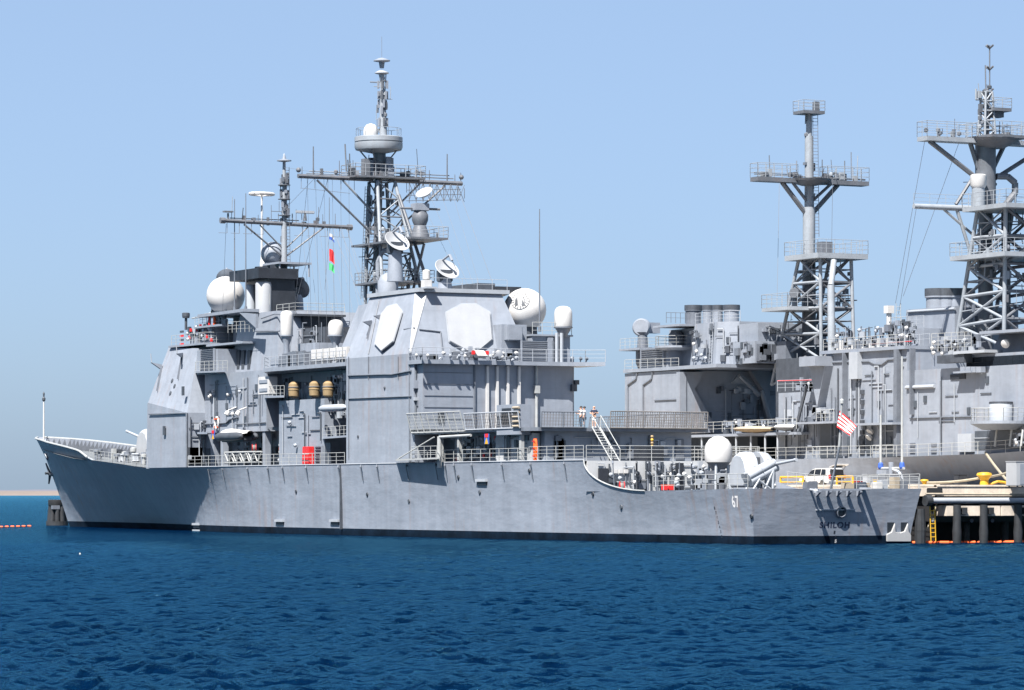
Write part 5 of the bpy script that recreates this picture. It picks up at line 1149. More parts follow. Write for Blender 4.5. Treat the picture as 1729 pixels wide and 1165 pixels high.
# gun sponson at the right edge with its dark recess
c = at(1690,716,-35.6); spn = MB().lathe([(1.6,-0.5),(2.6,0.0),(2.6,0.25)], c, n=28).build('sponson', 'grey_plain', dd)
MB().lathe([(1.0,0.25),(1.0,1.75),(0.9,1.9)], c, n=22).build('director_drum', 'grey_pale', spn, smooth=True); MB().lathe([(1.02,1.75),(1.02,1.92)], c, n=22).build('drum_lid', 'grey_dark', spn)
rail(spn, [c+V(2.5*math.cos(R(30*k)),2.5*math.sin(R(30*k)),0.25) for k in range(13)], step=1.2, h=1.1)
a = at(1646,728,YS+0.15); MB().box(xb, a.x, YS-0.02, YS+0.16, 7.6, a.z).build('open_bay', 'door_dark', fwd)
for px in (1680, 1705, 1724): p = at(px, 750, YS+1.0); MB().tube((p.x,YS+1.0,7.8),(p.x,YS+0.8,a.z),0.1).build('deck_pillar', 'rail_white', fwd)
dr_ = at(1640,750,YS+0.3); MB().box(at(1648,0,YS).x, at(1625,0,YS).x, YS, YS+0.5, 7.4, a.z-0.2).build('bay_bulkhead', 'grey_pale', fwd)
clutter(fwd, (xb+2,YS+0.6,8.0), (1,0,0), UZ, V(0,1,0), 8, 1.2, 14, 97, 'bbpl')
rail(dd, [xd(hull_pt(s, zt_destroyer(s), 1, zt_destroyer(s))) for s in (100,110,118,126,134,142,150)], step=1.8)
rail(dd, [V(x,-35.3,7.05) for x in (110,48)], step=1.8)
# ---- lattice masts
def bigmast(name, Lb, Lt, levels, r, par):
    root = None
    for i in range(4):
        o = MB().tube(Lb[i], Lt[i], r, n=10).build('mast_leg', 'mast_light', par, smooth=True)
    n = levels
    for k in range(n):
        for i in range(4):
            j = (i+1)%4; m_ = 'mast_light' if i in (0,3) else 'mast_grey'  # pale and dark faces: sunlit and shaded sides painted into the lattice
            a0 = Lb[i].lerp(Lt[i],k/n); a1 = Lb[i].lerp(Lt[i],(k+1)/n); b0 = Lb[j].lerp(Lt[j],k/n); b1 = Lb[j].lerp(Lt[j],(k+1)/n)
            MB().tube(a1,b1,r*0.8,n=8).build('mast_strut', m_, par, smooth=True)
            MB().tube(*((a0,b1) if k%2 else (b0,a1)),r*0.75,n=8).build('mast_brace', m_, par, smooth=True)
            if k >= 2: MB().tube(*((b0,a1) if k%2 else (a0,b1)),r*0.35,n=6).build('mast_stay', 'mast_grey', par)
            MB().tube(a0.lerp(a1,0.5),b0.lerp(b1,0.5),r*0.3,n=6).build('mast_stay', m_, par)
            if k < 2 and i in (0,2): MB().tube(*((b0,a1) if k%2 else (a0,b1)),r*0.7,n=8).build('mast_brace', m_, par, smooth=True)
yS, yP = -41.6, -45.4
Lb = [at(1303,650,yS), at(1387,650,yS), V(0,0,0), V(0,0,0)]; Lt = [at(1349,436,yS), at(1385,432,yS), V(0,0,0), V(0,0,0)]
Lb[2] = V(Lb[1].x,yP,Lb[1].z); Lb[3] = V(Lb[0].x,yP,Lb[0].z); Lt[2] = V(Lt[1].x,yP+0.3,Lt[1].z); Lt[3] = V(Lt[0].x,yP+0.3,Lt[0].z)
c = at(1366,300,DYC)
mc = MB().tube(V(c.x,DYC,14),V(c.x,DYC,at(1366,430,DYC).z),0.75,0.65,n=14).build('mainmast', 'mast_grey', dd, smooth=True)
bigmast('mainmast', Lb, Lt, 5, 0.18, mc); mast_clutter(mc, Lb, Lt, 60, 21)
z = at(1366,434,DYC).z; plat('mast_platform', [(Lt[0].x+1.2,yS+0.9),(Lt[1].x-1.0,yS+0.9),(Lt[1].x-1.0,yP-1.0),(Lt[0].x+1.2,yP-1.0)], z, mc, th=0.5, m='mast_light', h=1.3)
MB().cbox((c.x-2.2,-44,z+0.7), 1.0, 1.2, 1.3).build('equipment_box', 'mast_grey', mc)
z = at(1340,517,-40).z; a = at(1289,517,-39.5); pm_ = [(a.x,-39.3),(Lb[1].x+2.5,-39.3),(Lb[1].x+1.5,-45.6),(a.x-1,-45.6)]; plat('mast_platform', pm_, z, mc, th=0.35, m='mast_light', h=1.3)
p = at(1342,495,-41); MB().tube(p-UZ*1.3, p, 0.3).lathe([(0.45,-0.9),(0.5,-0.6),(0.5,0.9),(0.4,1.0)], p, axis=(0.8,-0.6,0), n=14).build('gun_director', 'mast_grey', mc, smooth=True)
MB().tube(at(1420,508,-46), at(1447,507,-46), 0.14, 0.05).build('yard_antenna', 'mast_grey', mc); MB().tube(at(1404,600,-40.2),at(1403,482,-40.6),0.36,n=10).build('mast_exhaust', 'mast_light', mc, smooth=True)
MB().tube(at(1403,482,-40.6),at(1408,440,-41.5),0.3,n=10).build('mast_exhaust', 'mast_light', mc, smooth=True)
mp_ = MB().tube(V(c.x,DYC,at(1366,430,DYC).z),V(c.x,DYC,at(1366,350,DYC).z),0.62,n=14).tube(V(c.x,DYC,at(1366,350,DYC).z),V(c.x,DYC,at(1366,230,DYC).z),0.46,0.42,n=12).tube(V(c.x,DYC,at(1366,230,DYC).z),V(c.x,DYC,at(1366,188,DYC).z),0.3,n=10).build('polemast', 'mast_light', mc, smooth=True)
ladder(mc, V(c.x-0.5,DYC-0.55,at(1366,400,DYC).z), V(c.x-0.5,DYC-0.4,at(1366,195,DYC).z), w=0.5, side=(0.3,1,0), m='mast_grey')
z = at(1366,188,DYC).z; plat('mast_basket', [(c.x+1,DYC+1.2),(c.x-1,DYC+1.2),(c.x-1,DYC-1.2),(c.x+1,DYC-1.2)], z, mc, th=0.3, h=1.0); MB().cbox((c.x-0.3,DYC-0.6,z+0.5),0.5,0.5,0.9).build('mast_antenna', 'mast_grey', mc)
z = at(1366,303,DYC).z; L_, R_ = ax(1273,300,c.x).y, ax(1461,300,c.x).y
for y0, y1 in ((L_,DYC+1.7),(DYC-1.7,R_)): plat('crosstree', [(c.x+0.7,y0),(c.x-0.7,y0),(c.x-0.7,y1),(c.x+0.7,y1)], z, mc, th=0.42, h=1.35)
o_ = MB().lathe([(0.8,-0.5),(2.1,-0.1),(2.2,0.1)], V(c.x,DYC,z-0.1), n=24).build('mast_top', 'mast_grey', mc)
for y0 in (L_-3.2,R_+3.2): MB().tube((c.x,y0,z-0.4),(c.x,DYC+(0.5 if y0 > DYC else -0.5),z-3.2),0.24).build('crosstree_brace', 'mast_grey', mc, smooth=True)
for y0 in (DYC+2.2,DYC-2.2): MB().tube((c.x-0.5,y0,z-0.4),(c.x,DYC,z-2.4),0.16).build('crosstree_brace', 'mast_grey', mc, smooth=True)
rnd = random.Random(6)
for i in range(12): y = rnd.uniform(L_,R_); MB().cbox((c.x+rnd.uniform(-0.5,0.5),y,z+rnd.uniform(0.2,0.5)),0.3,0.4,rnd.uniform(0.4,0.9)).build('mast_antenna', rnd.choice(['mast_grey','mast_light']), mc)
for y in (R_+5, R_+2.4): MB().tube((c.x,y,z),(c.x,y,z+2),0.05).build('yard_antenna', 'mast_grey', mc)
mast_clutter(mc, [V(c.x,L_,z+0.1),V(c.x,R_,z+0.1)], [V(c.x,L_,z+0.5),V(c.x,R_,z+0.5)], 24, 23)
mast_clutter(mc, [V(c.x,DYC-0.5,z-9),V(c.x,DYC+0.5,z-9)], [V(c.x,DYC-0.5,z+7),V(c.x,DYC+0.5,z+7)], 26, 24)
# foremast
Lb = [at(1611,600,yS), at(1695,585,yS), None, None]; Lt = [at(1651,352,yS), at(1697,346,yS), None, None]
Lt[0] = at(1651,352,yS); Lt[1] = at(1698,350,yS)
Lb[2] = V(Lb[1].x,yP,Lb[1].z); Lb[3] = V(Lb[0].x,yP,Lb[0].z); Lt[2] = V(Lt[1].x,yP,Lt[1].z); Lt[3] = V(Lt[0].x,yP,Lt[0].z)
c = at(1664,240,DYC); zf = lambda py: at(1664,py,DYC).z
fc = MB().tube(V(c.x,DYC,zf(600)),V(c.x,DYC,zf(350)),0.7,0.65,n=14).tube(V(c.x,DYC,zf(350)),V(c.x,DYC,zf(238)),0.95,0.95,n=14).build('foremast', 'mast_grey', dd, smooth=True)
MB().tube(V(c.x-1.6,DYC-1.2,zf(560)),V(c.x-1.4,DYC-1.2,zf(360)),0.4,n=12).build('mast_trunk', 'mast_grey', fc, smooth=True)
bigmast('foremast', Lb, Lt, 5, 0.19, fc); mast_clutter(fc, Lb, Lt, 80, 22)
for py, e in ((432,1.3),(350,1.0)):
    k = (600-py)/(600-352); A0 = Lb[0].lerp(Lt[0],k); A1 = Lb[1].lerp(Lt[1],k); z = A0.z
    plat('mast_platform', [(A0.x+e,yS+e),(A1.x-e-0.5,yS+e),(A1.x-e-0.5,yP-e-2),(A0.x+e,yP-e-2)], z, fc, th=0.4, m='mast_light', h=1.2)
ye = ax(1543,348,c.x); MB().tube(V(c.x,DYC,ye.z), ye, 0.3, 0.24, n=10).build('yardarm', 'mast_light', fc, smooth=True); MB().tube(V(c.x,DYC+1,ye.z-2.6), ye.lerp(V(c.x,DYC,ye.z),0.42)-UZ*0.2, 0.12).build('yard_brace', 'mast_light', fc)
MB().tube(V(c.x,DYC,ye.z), V(c.x,2*DYC-ye.y,ye.z), 0.3, 0.24, n=10).build('yardarm', 'mast_light', fc, smooth=True)
rail(fc, [ye+UZ*0.1, V(c.x,DYC+2.6,ye.z+0.1)], step=1.6, m='mast_light', r=0.018)
MB().tube(ax(1614,345,c.x), ax(1640,296,c.x)+V(0,-0.3,0), 0.16).build('mast_brace', 'mast_grey', fc); MB().tube(ax(1616,355,c.x), ax(1638,425,c.x), 0.16).build('mast_brace', 'mast_light', fc)
MB().lathe([(0.55,0),(0.75,0.3),(0.75,1.2),(0.55,1.3)], ax(1652,315,c.x-1.2)+V(0,0,-0.2), n=16).build('antenna_drum', 'white', fc, smooth=True); MB().tube(ax(1652,350,c.x-1.2),ax(1652,316,c.x-1.2),0.6,n=12).build('drum_post', 'mast_light', fc, smooth=True)
z = zf(236); L_, R_ = ax(1557,232,c.x).y, ax(1775,232,c.x).y
for y0, y1 in ((L_,DYC+1.5),(DYC-1.5,R_)): plat('crosstree', [(c.x+0.8,y0),(c.x-0.8,y0),(c.x-0.8,y1),(c.x+0.8,y1)], z, fc, th=0.4, h=1.35, m='mast_light')
MB().lathe([(1.0,-0.8),(2.2,-0.2),(2.4,0.05)], V(c.x-0.5,DYC-0.5,z), n=24).build('mast_top', 'mast_grey', fc); plat('mast_top_deck', [(c.x+2,DYC+1.5),(c.x-2.8,DYC+1.2),(c.x-2.8,DYC-3),(c.x+1.5,DYC-3)], z+0.25, fc, th=0.25, h=1.2)
for y0 in (L_-0.8,R_+0.8,L_-5.2,R_+5.2): MB().tube((c.x,y0,z-0.4),(c.x,DYC+(0.8 if y0 > DYC else -0.8),z-(3.6 if abs(y0-DYC) > 4 else 2.6)),0.22).build('crosstree_brace', 'mast_grey', fc, smooth=True)
mast_clutter(fc, [V(c.x,L_,z+0.1),V(c.x,R_,z+0.1)], [V(c.x,L_,z+0.5),V(c.x,R_,z+0.5)], 30, 25)
mast_clutter(fc, [V(c.x,DYC-0.9,zf(350)),V(c.x,DYC+0.9,zf(350))], [V(c.x,DYC-0.9,z+5),V(c.x,DYC+0.9,z+5)], 34, 26)
tt = MB(); lattice(tt, [(c.x+0.6,DYC+0.5,z),(c.x-0.6,DYC+0.5,z),(c.x-0.6,DYC-0.7,z),(c.x+0.6,DYC-0.7,z)], [(c.x+0.35,DYC+0.2,zf(155)),(c.x-0.35,DYC+0.2,zf(155)),(c.x-0.35,DYC-0.5,zf(155)),(c.x+0.35,DYC-0.5,zf(155))], 5, 0.10); tt.build('topmast', 'mast_light', fc)
MB().tube((c.x,DYC-0.1,z),(c.x,DYC-0.1,zf(150)),0.26,n=8).build('topmast_core', 'mast_grey', fc)
plat('mast_basket', [(c.x+0.6,DYC-0.3),(c.x-0.8,DYC-0.3),(c.x-0.8,DYC-2.3),(c.x+0.6,DYC-2.3)], zf(182), fc, th=0.3, h=0.9); MB().cbox((c.x,DYC-1.2,zf(190)),0.9,1.0,0.8).build('mast_antenna', 'mast_grey', fc)
MB().path([ax(1660,168,c.x),ax(1648,168,c.x),ax(1648,150,c.x)],0.09).build('mast_antenna', 'mast_light', fc)
w0 = ax(1671,150,c.x); MB().tube(w0, V(w0.x,w0.y,zf(76)),0.06).build('topmast_whip', 'mast_grey', fc)
for py in (76, 112, 150):
    for q in range(4): d = V(math.cos(R(90*q+20)),math.sin(R(90*q+20)),0)*0.4; MB().tube(V(w0.x,w0.y,zf(py+5)),V(w0.x,w0.y,zf(py))+d,0.09).build('dipole', 'mast_grey', fc)
pts = [V(c.x-0.9,DYC-1.6,zf(345)),V(c.x-0.9,DYC-2.6,zf(325)),V(c.x-0.9,DYC-2.6,zf(308)),V(c.x-0.9,DYC-1.8,zf(298)),V(c.x-0.6,DYC-0.8,zf(298))]; MB().path(pts,0.3,n=10).build('waveguide', 'mast_grey', fc)
for a, b in (((c.x,L_-0.3,z-0.3),at(1512,512,-41)),((c.x,ye.y-0.3,ye.z),at(1517,530,-41)),((c.x,L_-4,z-0.3),at(1525,500,-41)),(at(1316,300,DYC),at(1312,515,-40)),(at(1406,303,DYC),at(1404,430,-44))):
    MB().tube(a, b, 0.02, n=4).build('rigging_wire', 'wire', dd)
# tan covered boats on the gallery
# ================================================================ pier and what stands on it
PZ = 4.25
XE = 0.2                                              # end face of the pier, level with the cruiser's stern
pier = thing('pier', 'concrete pier on dark piles between the two warships, right edge', 'pier', (40, -22, 0))
PY0, PY1 = -9.0, -33.8
slab_ = MB().box(XE, 128, PY1, PY0, PZ-0.72, PZ).build('deck_slab', 'concrete', pier, bevel=0.03)
MB().box(XE-0.06, XE+0.4, PY1, PY0, PZ, PZ+0.16).build('kerb', 'concrete', pier, bevel=0.03)
MB().box(XE, 128, PY0-0.35, PY0, PZ, PZ+0.2).build('kerb', 'concrete', pier, bevel=0.03)
for i in range(5): 
    y = PY0-0.6-5.0*i
    MB().box(XE-0.38, XE+1.0, y-4.95, y+0.0, 2.05, 2.85).build('cap_beam', 'concrete', pier, bevel=0.03)
MB().box(XE+1.6, 128, PY1+0.3, PY0-0.4, 1.6, 3.5).build('pier_underside', 'rubber', pier)  # black block paints in the shade under the pier deck
MB().box(XE+1.7, 127, PY0-0.9, PY0-0.6, -1.0, 2.0).build('underpier_shade', 'rubber', pier)  # added black sheets stand in for the shade between the piles
MB().box(XE+7, XE+7.4, PY1+0.4, PY0-0.6, -1, 2.0).build('underpier_shade', 'rubber', pier)
for i, px in enumerate((1605, 1650, 1708, 1752, 1800, 1850)):
    y = ax(px, 0, XE+0.4).y
    MB().lathe([(0.33,-2.5),(0.33,0.3),(0.36,0.9),(0.31,1.4),(0.31,2.9)], (XE-0.45,y,0), n=14).build('pile', 'pile_dark', pier, smooth=True)
    MB().cbox((XE-0.45,y-0.62,2.45), 0.4, 0.4, 0.5).build('pile_bracket', 'pile_dark', pier)
    MB().cbox((XE-0.1,y,3.15), 0.3, 0.6, 0.5).build('pipe_saddle', 'pile_dark', pier)
for r_ in range(4):
    for k in range(7): MB().lathe([(0.3,-2.5),(0.3,2.9)], (XE+4+5*r_, PY0-1.8-3.6*k, 0), n=10).build('pile', 'pile_worn', pier, smooth=True)
pa_, pb_ = ax(1572,846,XE-0.2), ax(1990,846,XE-0.2)
MB().tube((XE-0.3,pa_.y,3.22),(XE-0.3,PY1,3.22),0.22,n=14).build('service_pipe', 'grey_pale', pier, smooth=True)
MB().tube((XE-0.25,pa_.y+0.5,3.72),(XE-0.25,PY1,3.62),0.08,n=8).build('service_hose', 'canvas', pier)
MB().lathe([(0.42,0),(0.42,0.5)], (XE-0.3,pa_.y+0.1,3.22), axis=(0,1,0), n=16).build('pipe_flange', 'pile_dark', pier)
MB().cbox(ax(1578,830,XE-0.1), 0.3, 1.3, 0.55).build('fender_block', 'rubber', pier, bevel=0.05)
for px in (1590, 1655, 1690): p = ax(px, 868, XE+0.3); MB().lathe([(0.12,0),(0.16,0.1),(0.02,0.14)], p+V(1.2,0,-0.5), axis=(-1,0,0), n=10).build('drain_outlet', 'grey_plain', pier)
MB().lathe([(0.4,-1),(0.45,1.0),(0.35,2.6)], (XE+0.2,ax(1560,0,XE).y+0.2,0), n=10).build('corner_pile', 'pile_dark', pier)
# yellow ladder
ya_, yb_ = ax(1574,855,XE-0.15), ax(1576,914,XE-0.15)
lad = tag(ladder(None, ya_, yb_, w=0.42, side=(0,1,0), m='yellow', r=0.045, name='pier_ladder'), 'narrow yellow ladder hanging down the pier end beside the cruiser stern', 'ladder')
# mooring bollards
def moor_bollard(px, label, sc=1.0, horns=True, y=None):
    p = at(px, 820, y or -14.5); p.z = PZ
    t = thing('mooring_bollard', label, 'bollard', p, 'yellow bollards on the pier')
    MB().lathe([(0.62*sc,0),(0.62*sc,0.08),(0.34*sc,0.14),(0.30*sc,0.5*sc),(0.46*sc,0.72*sc),(0.58*sc,0.86*sc),(0.52*sc,1.02*sc),(0.2*sc,1.08*sc)], p, n=22).build('bollard_post', 'yellow', t, smooth=True)
    if horns: MB().path([p+V(-0.2,-0.3,0.18), p+V(-0.5,-0.9,0.42), p+V(-0.6,-1.5,0.35), p+V(-0.7,-1.9,0.05)], 0.1, n=8).build('hose_loop', 'yellow', t, smooth=True)
    return t
moor_bollard(1662, 'tall yellow mooring bollard with rope, at the right end of the pier', 1.05)
moor_bollard(1561, 'short yellow bollard at the pier corner beside the cruiser stern', 0.55, False, -10.2)
# safety rails of yellow pipe
for i, (x0p, x1p, lb) in enumerate(((1318,1356,'yellow pipe barrier on the pier left of the white car'), (1413,1440,'yellow pipe barrier in front of the open tailgate of the white car'))):
    a, b = at(x0p, 0, -12.0), at(x1p, 0, -12.0); g = MB(); a.z = b.z = PZ
    g.path([a, a+UZ*0.85, b+UZ*0.85, b], 0.09, n=8).tube(a+UZ*0.45, b+UZ*0.45, 0.06)
    tag(g.build('pipe_barrier', 'yellow'), lb, 'barrier', 'yellow pipe barriers')
a = at(1346,0,-13.5); a.z = PZ
# service cabinets, crates along the pier edge
items = [(1452,'red',0.9,1.2,0.5,'red cabinet on the pier behind the cruiser stern','cabinet','service_cabinet'),
         (1470,'grey_pale',1.1,0.7,1.0,'pale meter cabinet on the pier behind the stern rail','cabinet','service_cabinet'),
         (1484,'yellow',0.7,0.6,0.55,'small yellow box on the pier behind the stern rail','box','stowage_box'),
         (1503,'grey_mid',1.5,1.0,1.0,'grey pump skid on the pier under the pair of white poles','pump','pump_skid'),
         (1622,'black',0.8,0.7,0.95,'black valve stand on the pier left of the tall yellow bollard','valve','valve_stand'),
         (1722,'array_white',1.6,1.4,1.9,'white utility box cut off by the right edge of the photo','box','utility_box')]
for px, m_, w, d, h, lb, cat, nm in items:
    p = at(px, 0, -13.0 if px < 1600 else -15.5); t = thing(nm, lb, cat, (p.x, p.y, PZ))
    MB().box(p.x-d/2, p.x+d/2, p.y-w/2, p.y+w/2, PZ+0.08, PZ+h).build('body', m_, t, bevel=0.04)
    MB().box(p.x-d/2-0.03, p.x+d/2+0.03, p.y-w/2-0.03, p.y+w/2+0.03, PZ+h, PZ+h+0.05).build('lid', m_ if m_ != 'grey_mid' else 'grey_pale', t)
    for sx in (-1,1):
        for sy in (-1,1): MB().cbox((p.x+sx*d*0.38, p.y+sy*w*0.38, PZ+0.04), 0.1, 0.1, 0.08).build('foot', 'grey_dark', t)
    if w > 0.8: MB().box(p.x-d/2-0.02, p.x-d/2, p.y-w*0.3, p.y+w*0.3, PZ+0.2, PZ+h-0.15).build('panel', 'grey_plain' if m_ != 'red' else 'cloth_white', t)
# pair of tall pale poles with blue feet (hose gantry)
g0, g1 = at(1487,0,-14.0), at(1523,0,-14.0)
gt = thing('hose_gantry', 'pair of tall thin pale poles with blue feet joined by a bar, on the pier', 'gantry', ((g0.x+g1.x)/2, -14, PZ))
for g_, top in ((g0,700),(g1,603)):
    zb2 = at(1487,786,-14).z
    MB().tube((g_.x,-14,zb2),(g_.x,-14,at(1500,top,-14).z),0.10,0.08,n=8).build('pole', 'rail_white', gt); MB().lathe([(0.16,-0.15),(0.24,0),(0.2,0.3),(0.12,0.4)], (g_.x,-14,zb2-0.15), n=12).build('pole_foot', 'blue', gt)
zb2 = at(1487,791,-14).z
MB().tube((g0.x+0.3,-14,zb2),(g1.x-0.3,-14,zb2),0.11,n=8).build('cross_bar', 'rail_white', gt)
mx_ = (g0.x+g1.x)/2; MB().tube((mx_,-14,PZ),(mx_,-14,zb2+0.5),0.22,n=10).cbox((mx_+0.9,-14,PZ+0.9),1.4,0.7,1.0).build('gantry_stand', 'grey_plain', gt)
MB().path([V(mx_-0.3,-14,PZ+1.4),V(mx_-1.2,-14,PZ+1.2),V(mx_-1.6,-14,PZ+0.3)],0.16,n=8).build('gantry_elbow', 'grey_pale', gt)
# white car with its tailgate up
def car():
    t = thing('parked_car', 'white estate car on the pier with its rear tailgate raised', 'car', at(1390,0,-16.5)*1.0)
    o = at(1389, 0, -16.2); o.z = PZ; WLOC[t.name] = Vector(o); t.location = o
    P = lambda x, y, z: o+V(x, y, z)                   # x forward (to the left in view)
    sec = [(2.25,0.42,0.72),(2.2,0.40,0.86),(1.15,0.38,0.98),(0.45,0.36,1.45),(-0.2,0.36,1.56),(-1.6,0.36,1.54),(-2.05,0.38,1.42),(-2.15,0.40,0.95)]
    low = [(2.28,0.35),(2.3,0.6),(2.2,0.84),(1.15,0.98),(-2.1,1.0),(-2.22,0.8),(-2.2,0.35)]
    n = len(low); vs = [P(x, y, z) for y in (0.88,-0.88) for x, z in low]
    body = MB().add(vs, [tuple(range(n)), tuple(range(2*n-1, n-1, -1))]+[(i, (i+1)%n, (i+1)%n+n, i+n) for i in range(n)]).build('body', 'car_white', t, bevel=0.05)
    cab = [(1.15,0.97),(0.45,1.50),(-0.1,1.60),(-1.65,1.60),(-2.0,1.5),(-2.08,1.0)]; n = len(cab)
    vs = [P(x, yy*(0.88 if z < 1.1 else 0.74), z) for yy in (1,-1) for x, z in cab]
    MB().add(vs, [tuple(range(n)), tuple(range(2*n-1, n-1, -1))]+[(i, (i+1)%n, (i+1)%n+n, i+n) for i in range(n)]).build('roof', 'car_white', t, bevel=0.03)
    for xs in (((0.95,1.04),(0.42,1.44),(0.0,1.50),(0.0,1.04)), ((-0.12,1.04),(-0.12,1.50),(-1.0,1.52),(-1.0,1.04)), ((-1.12,1.04),(-1.12,1.52),(-1.7,1.50),(-1.85,1.06))):
        for s_ in (1,-1): MB().slab([P(x, s_*((0.88+(0.74-0.88)*min(1,(z-1.0)/0.55))+0.012), z) for x, z in xs], (0,s_*0.015,0)).build('side_window', 'glass', t)
    MB().slab([P(-2.12,0.62,0.62),P(-2.12,-0.62,0.62),P(-2.09,-0.60,1.46),P(-2.09,0.60,1.46)],(-0.13,0,0)).build('load_opening', 'black', t)
    tg = MB().slab([P(-2.0,0.66,1.62),P(-2.0,-0.66,1.62),P(-3.05,-0.62,1.86),P(-3.05,0.62,1.86)],(0,0,0.09)).build('tailgate', 'car_white', t, bevel=0.03)
    MB().slab([P(-2.2,0.5,1.655),P(-2.2,-0.5,1.655),P(-2.75,-0.5,1.78),P(-2.75,0.5,1.78)],(0,0,-0.02)).build('rear_window', 'glass', tg)
    for s_ in (1,-1):
        MB().tube(P(-2.05,s_*0.6,1.3),P(-2.6,s_*0.58,1.74),0.02).build('gas_strut', 'grey_dark', t); MB().cbox(P(-2.24,s_*0.75,0.9),0.06,0.18,0.3).build('tail_light', 'red', t); MB().cbox(P(2.24,s_*0.66,0.7),0.1,0.32,0.16).build('headlight', 'grey_pale', t)
        for x in (1.4,-1.35):
            w_ = MB().lathe([(0.22,-0.1),(0.33,-0.11),(0.33,0.11),(0.22,0.1)], P(x,s_*0.8,0.33), axis=(0,1,0), n=22).build('wheel', 'rubber', t, smooth=True); MB().lathe([(0.03,0.02),(0.2,0.0),(0.21,-0.02)], P(x,s_*0.92,0.33), axis=(0,-s_,0), n=16).build('rim', 'chrome', w_, smooth=True)
    MB().cbox(P(-2.24,0,0.42),0.14,1.6,0.2).build('bumper', 'grey_mid', t, bevel=0.03)
    MB().cbox(P(-2.245,0.0,0.52),0.03,0.5,0.12).build('number_plate', 'cloth_white', t)
car()
# ---- lines
def line(name, pts, r, m, label, cat, sag=0.4):
    P = [Vector(p) for p in pts]; out = []
    for a, b in zip(P[:-1], P[1:]):
        for i in range(13): t = i/12; out.append(a.lerp(b, t)-UZ*(sag*4*t*(1-t)))
    return tag(MB().path(out, r, n=6).build(name, m), label, cat)
bo = at(1662,0,-14.5)
line('mooring_line', [at(1664,764,-35.0), V(at(1700,806,-26).x,-26,at(1700,806,-26).z)-UZ*0.2], 0.11, 'rope', 'pale mooring rope slanting down from the destroyer bow to the pier', 'rope', 0.1)
line('mooring_line', [V(bo.x,bo.y,PZ+0.75), at(1735,781,-34.5)], 0.10, 'rope', 'long tan hawser rising from the tall yellow bollard to the right edge', 'rope', 0.25)
line('mooring_line', [V(bo.x,bo.y,PZ+0.75), at(1565,815,-10.2)], 0.10, 'rope', 'tan hawser between the two yellow bollards along the pier edge', 'rope', 0.12)
line('mooring_line', [at(1561,820,-9.4), at(1582,850,-9.6), V(*ax(1556,905,0.2))], 0.06, 'rope', 'thin slack rope hanging at the pier corner beside the cruiser stern', 'rope', 0.3)
line('mooring_line', [V(0.4,-2.4,4.15), V(6.0,-10.0,4.6)], 0.05, 'rope', 'stern line from the cruiser transom corner to the pier', 'rope', 0.25)
# ---- floating orange booms
def boom(pxs, ys, label, fl_=0.22, fr_=0.10):
    t = thing('oil_boom', label, 'boom', ys(pxs[0]))
    for px in pxs: p = ys(px); MB().lathe([(0.05,-fl_),(fr_,-fl_+0.06),(fr_,fl_-0.06),(0.05,fl_)], V(p.x,p.y,0.06), axis=(RX,RY,0), n=10).build('float', 'orange', t, smooth=True)
    MB().path([V(ys(px).x,ys(px).y,0.02) for px in pxs], 0.03).build('skirt', 'pile_dark', t)
def wl_pt(px, py):
    dx_, dy_ = _ray(px); t = CAM_H*F_PX/(py-HOR); return V(CX+t*dx_, CY+t*dy_, 0)
boom([2+9.5*i for i in range(-4,6)], lambda px: wl_pt(px, 890.5-0.03*px), 'row of orange boom floats on the water left of the cruiser bow')
boom([1553+22*i for i in range(12)], lambda px: V(XE+0.3, ax(px,0,XE).y, 0), 'orange floating boom along the waterline of the pier end', 0.48, 0.12)
# ---- dark pile cluster under the bow
pc = wl_pt(99, 888); pc = V(163.2,-1.5,0)
dol = thing('mooring_dolphin', 'black tapered pile cluster standing in the water ahead of the cruiser bow', 'dolphin', wl_pt(98,888))
o = wl_pt(98,887.5)+V(3,-1.0,0)
for i in range(9):
    q = R(40*i); rb, rt2 = 1.05, 0.72
    MB().tube(o+V(rb*math.cos(q),rb*math.sin(q),-1.5), o+V(rt2*math.cos(q),rt2*math.sin(q),2.75), 0.34, 0.3, n=10).build('pile', 'pile_dark', dol, smooth=True)
MB().lathe([(1.05,2.35),(1.08,2.4),(1.08,3.0),(0.9,3.05)], o, n=20).build('cap_band', 'rubber', dol, smooth=True)
MB().cbox(o+V(-0.8,0.5,2.15), 0.5, 0.9, 0.45).build('cap_plate', 'grey_mid', dol); MB().lathe([(1.32,-0.1),(1.32,0.5)], o, n=20).build('tide_band', 'pile_dark', dol)
for i, (px, py, lb) in enumerate([(135,939,'small white float drifting on the water below the cruiser bow')]):
    p = wl_pt(px, py); tag(MB().ball(p+UZ*0.03, 0.07, n=14, m=8).lathe([(0.05,0.12),(0.03,0.2)], p, n=8).build('float', 'white', smooth=True), lb, 'float')
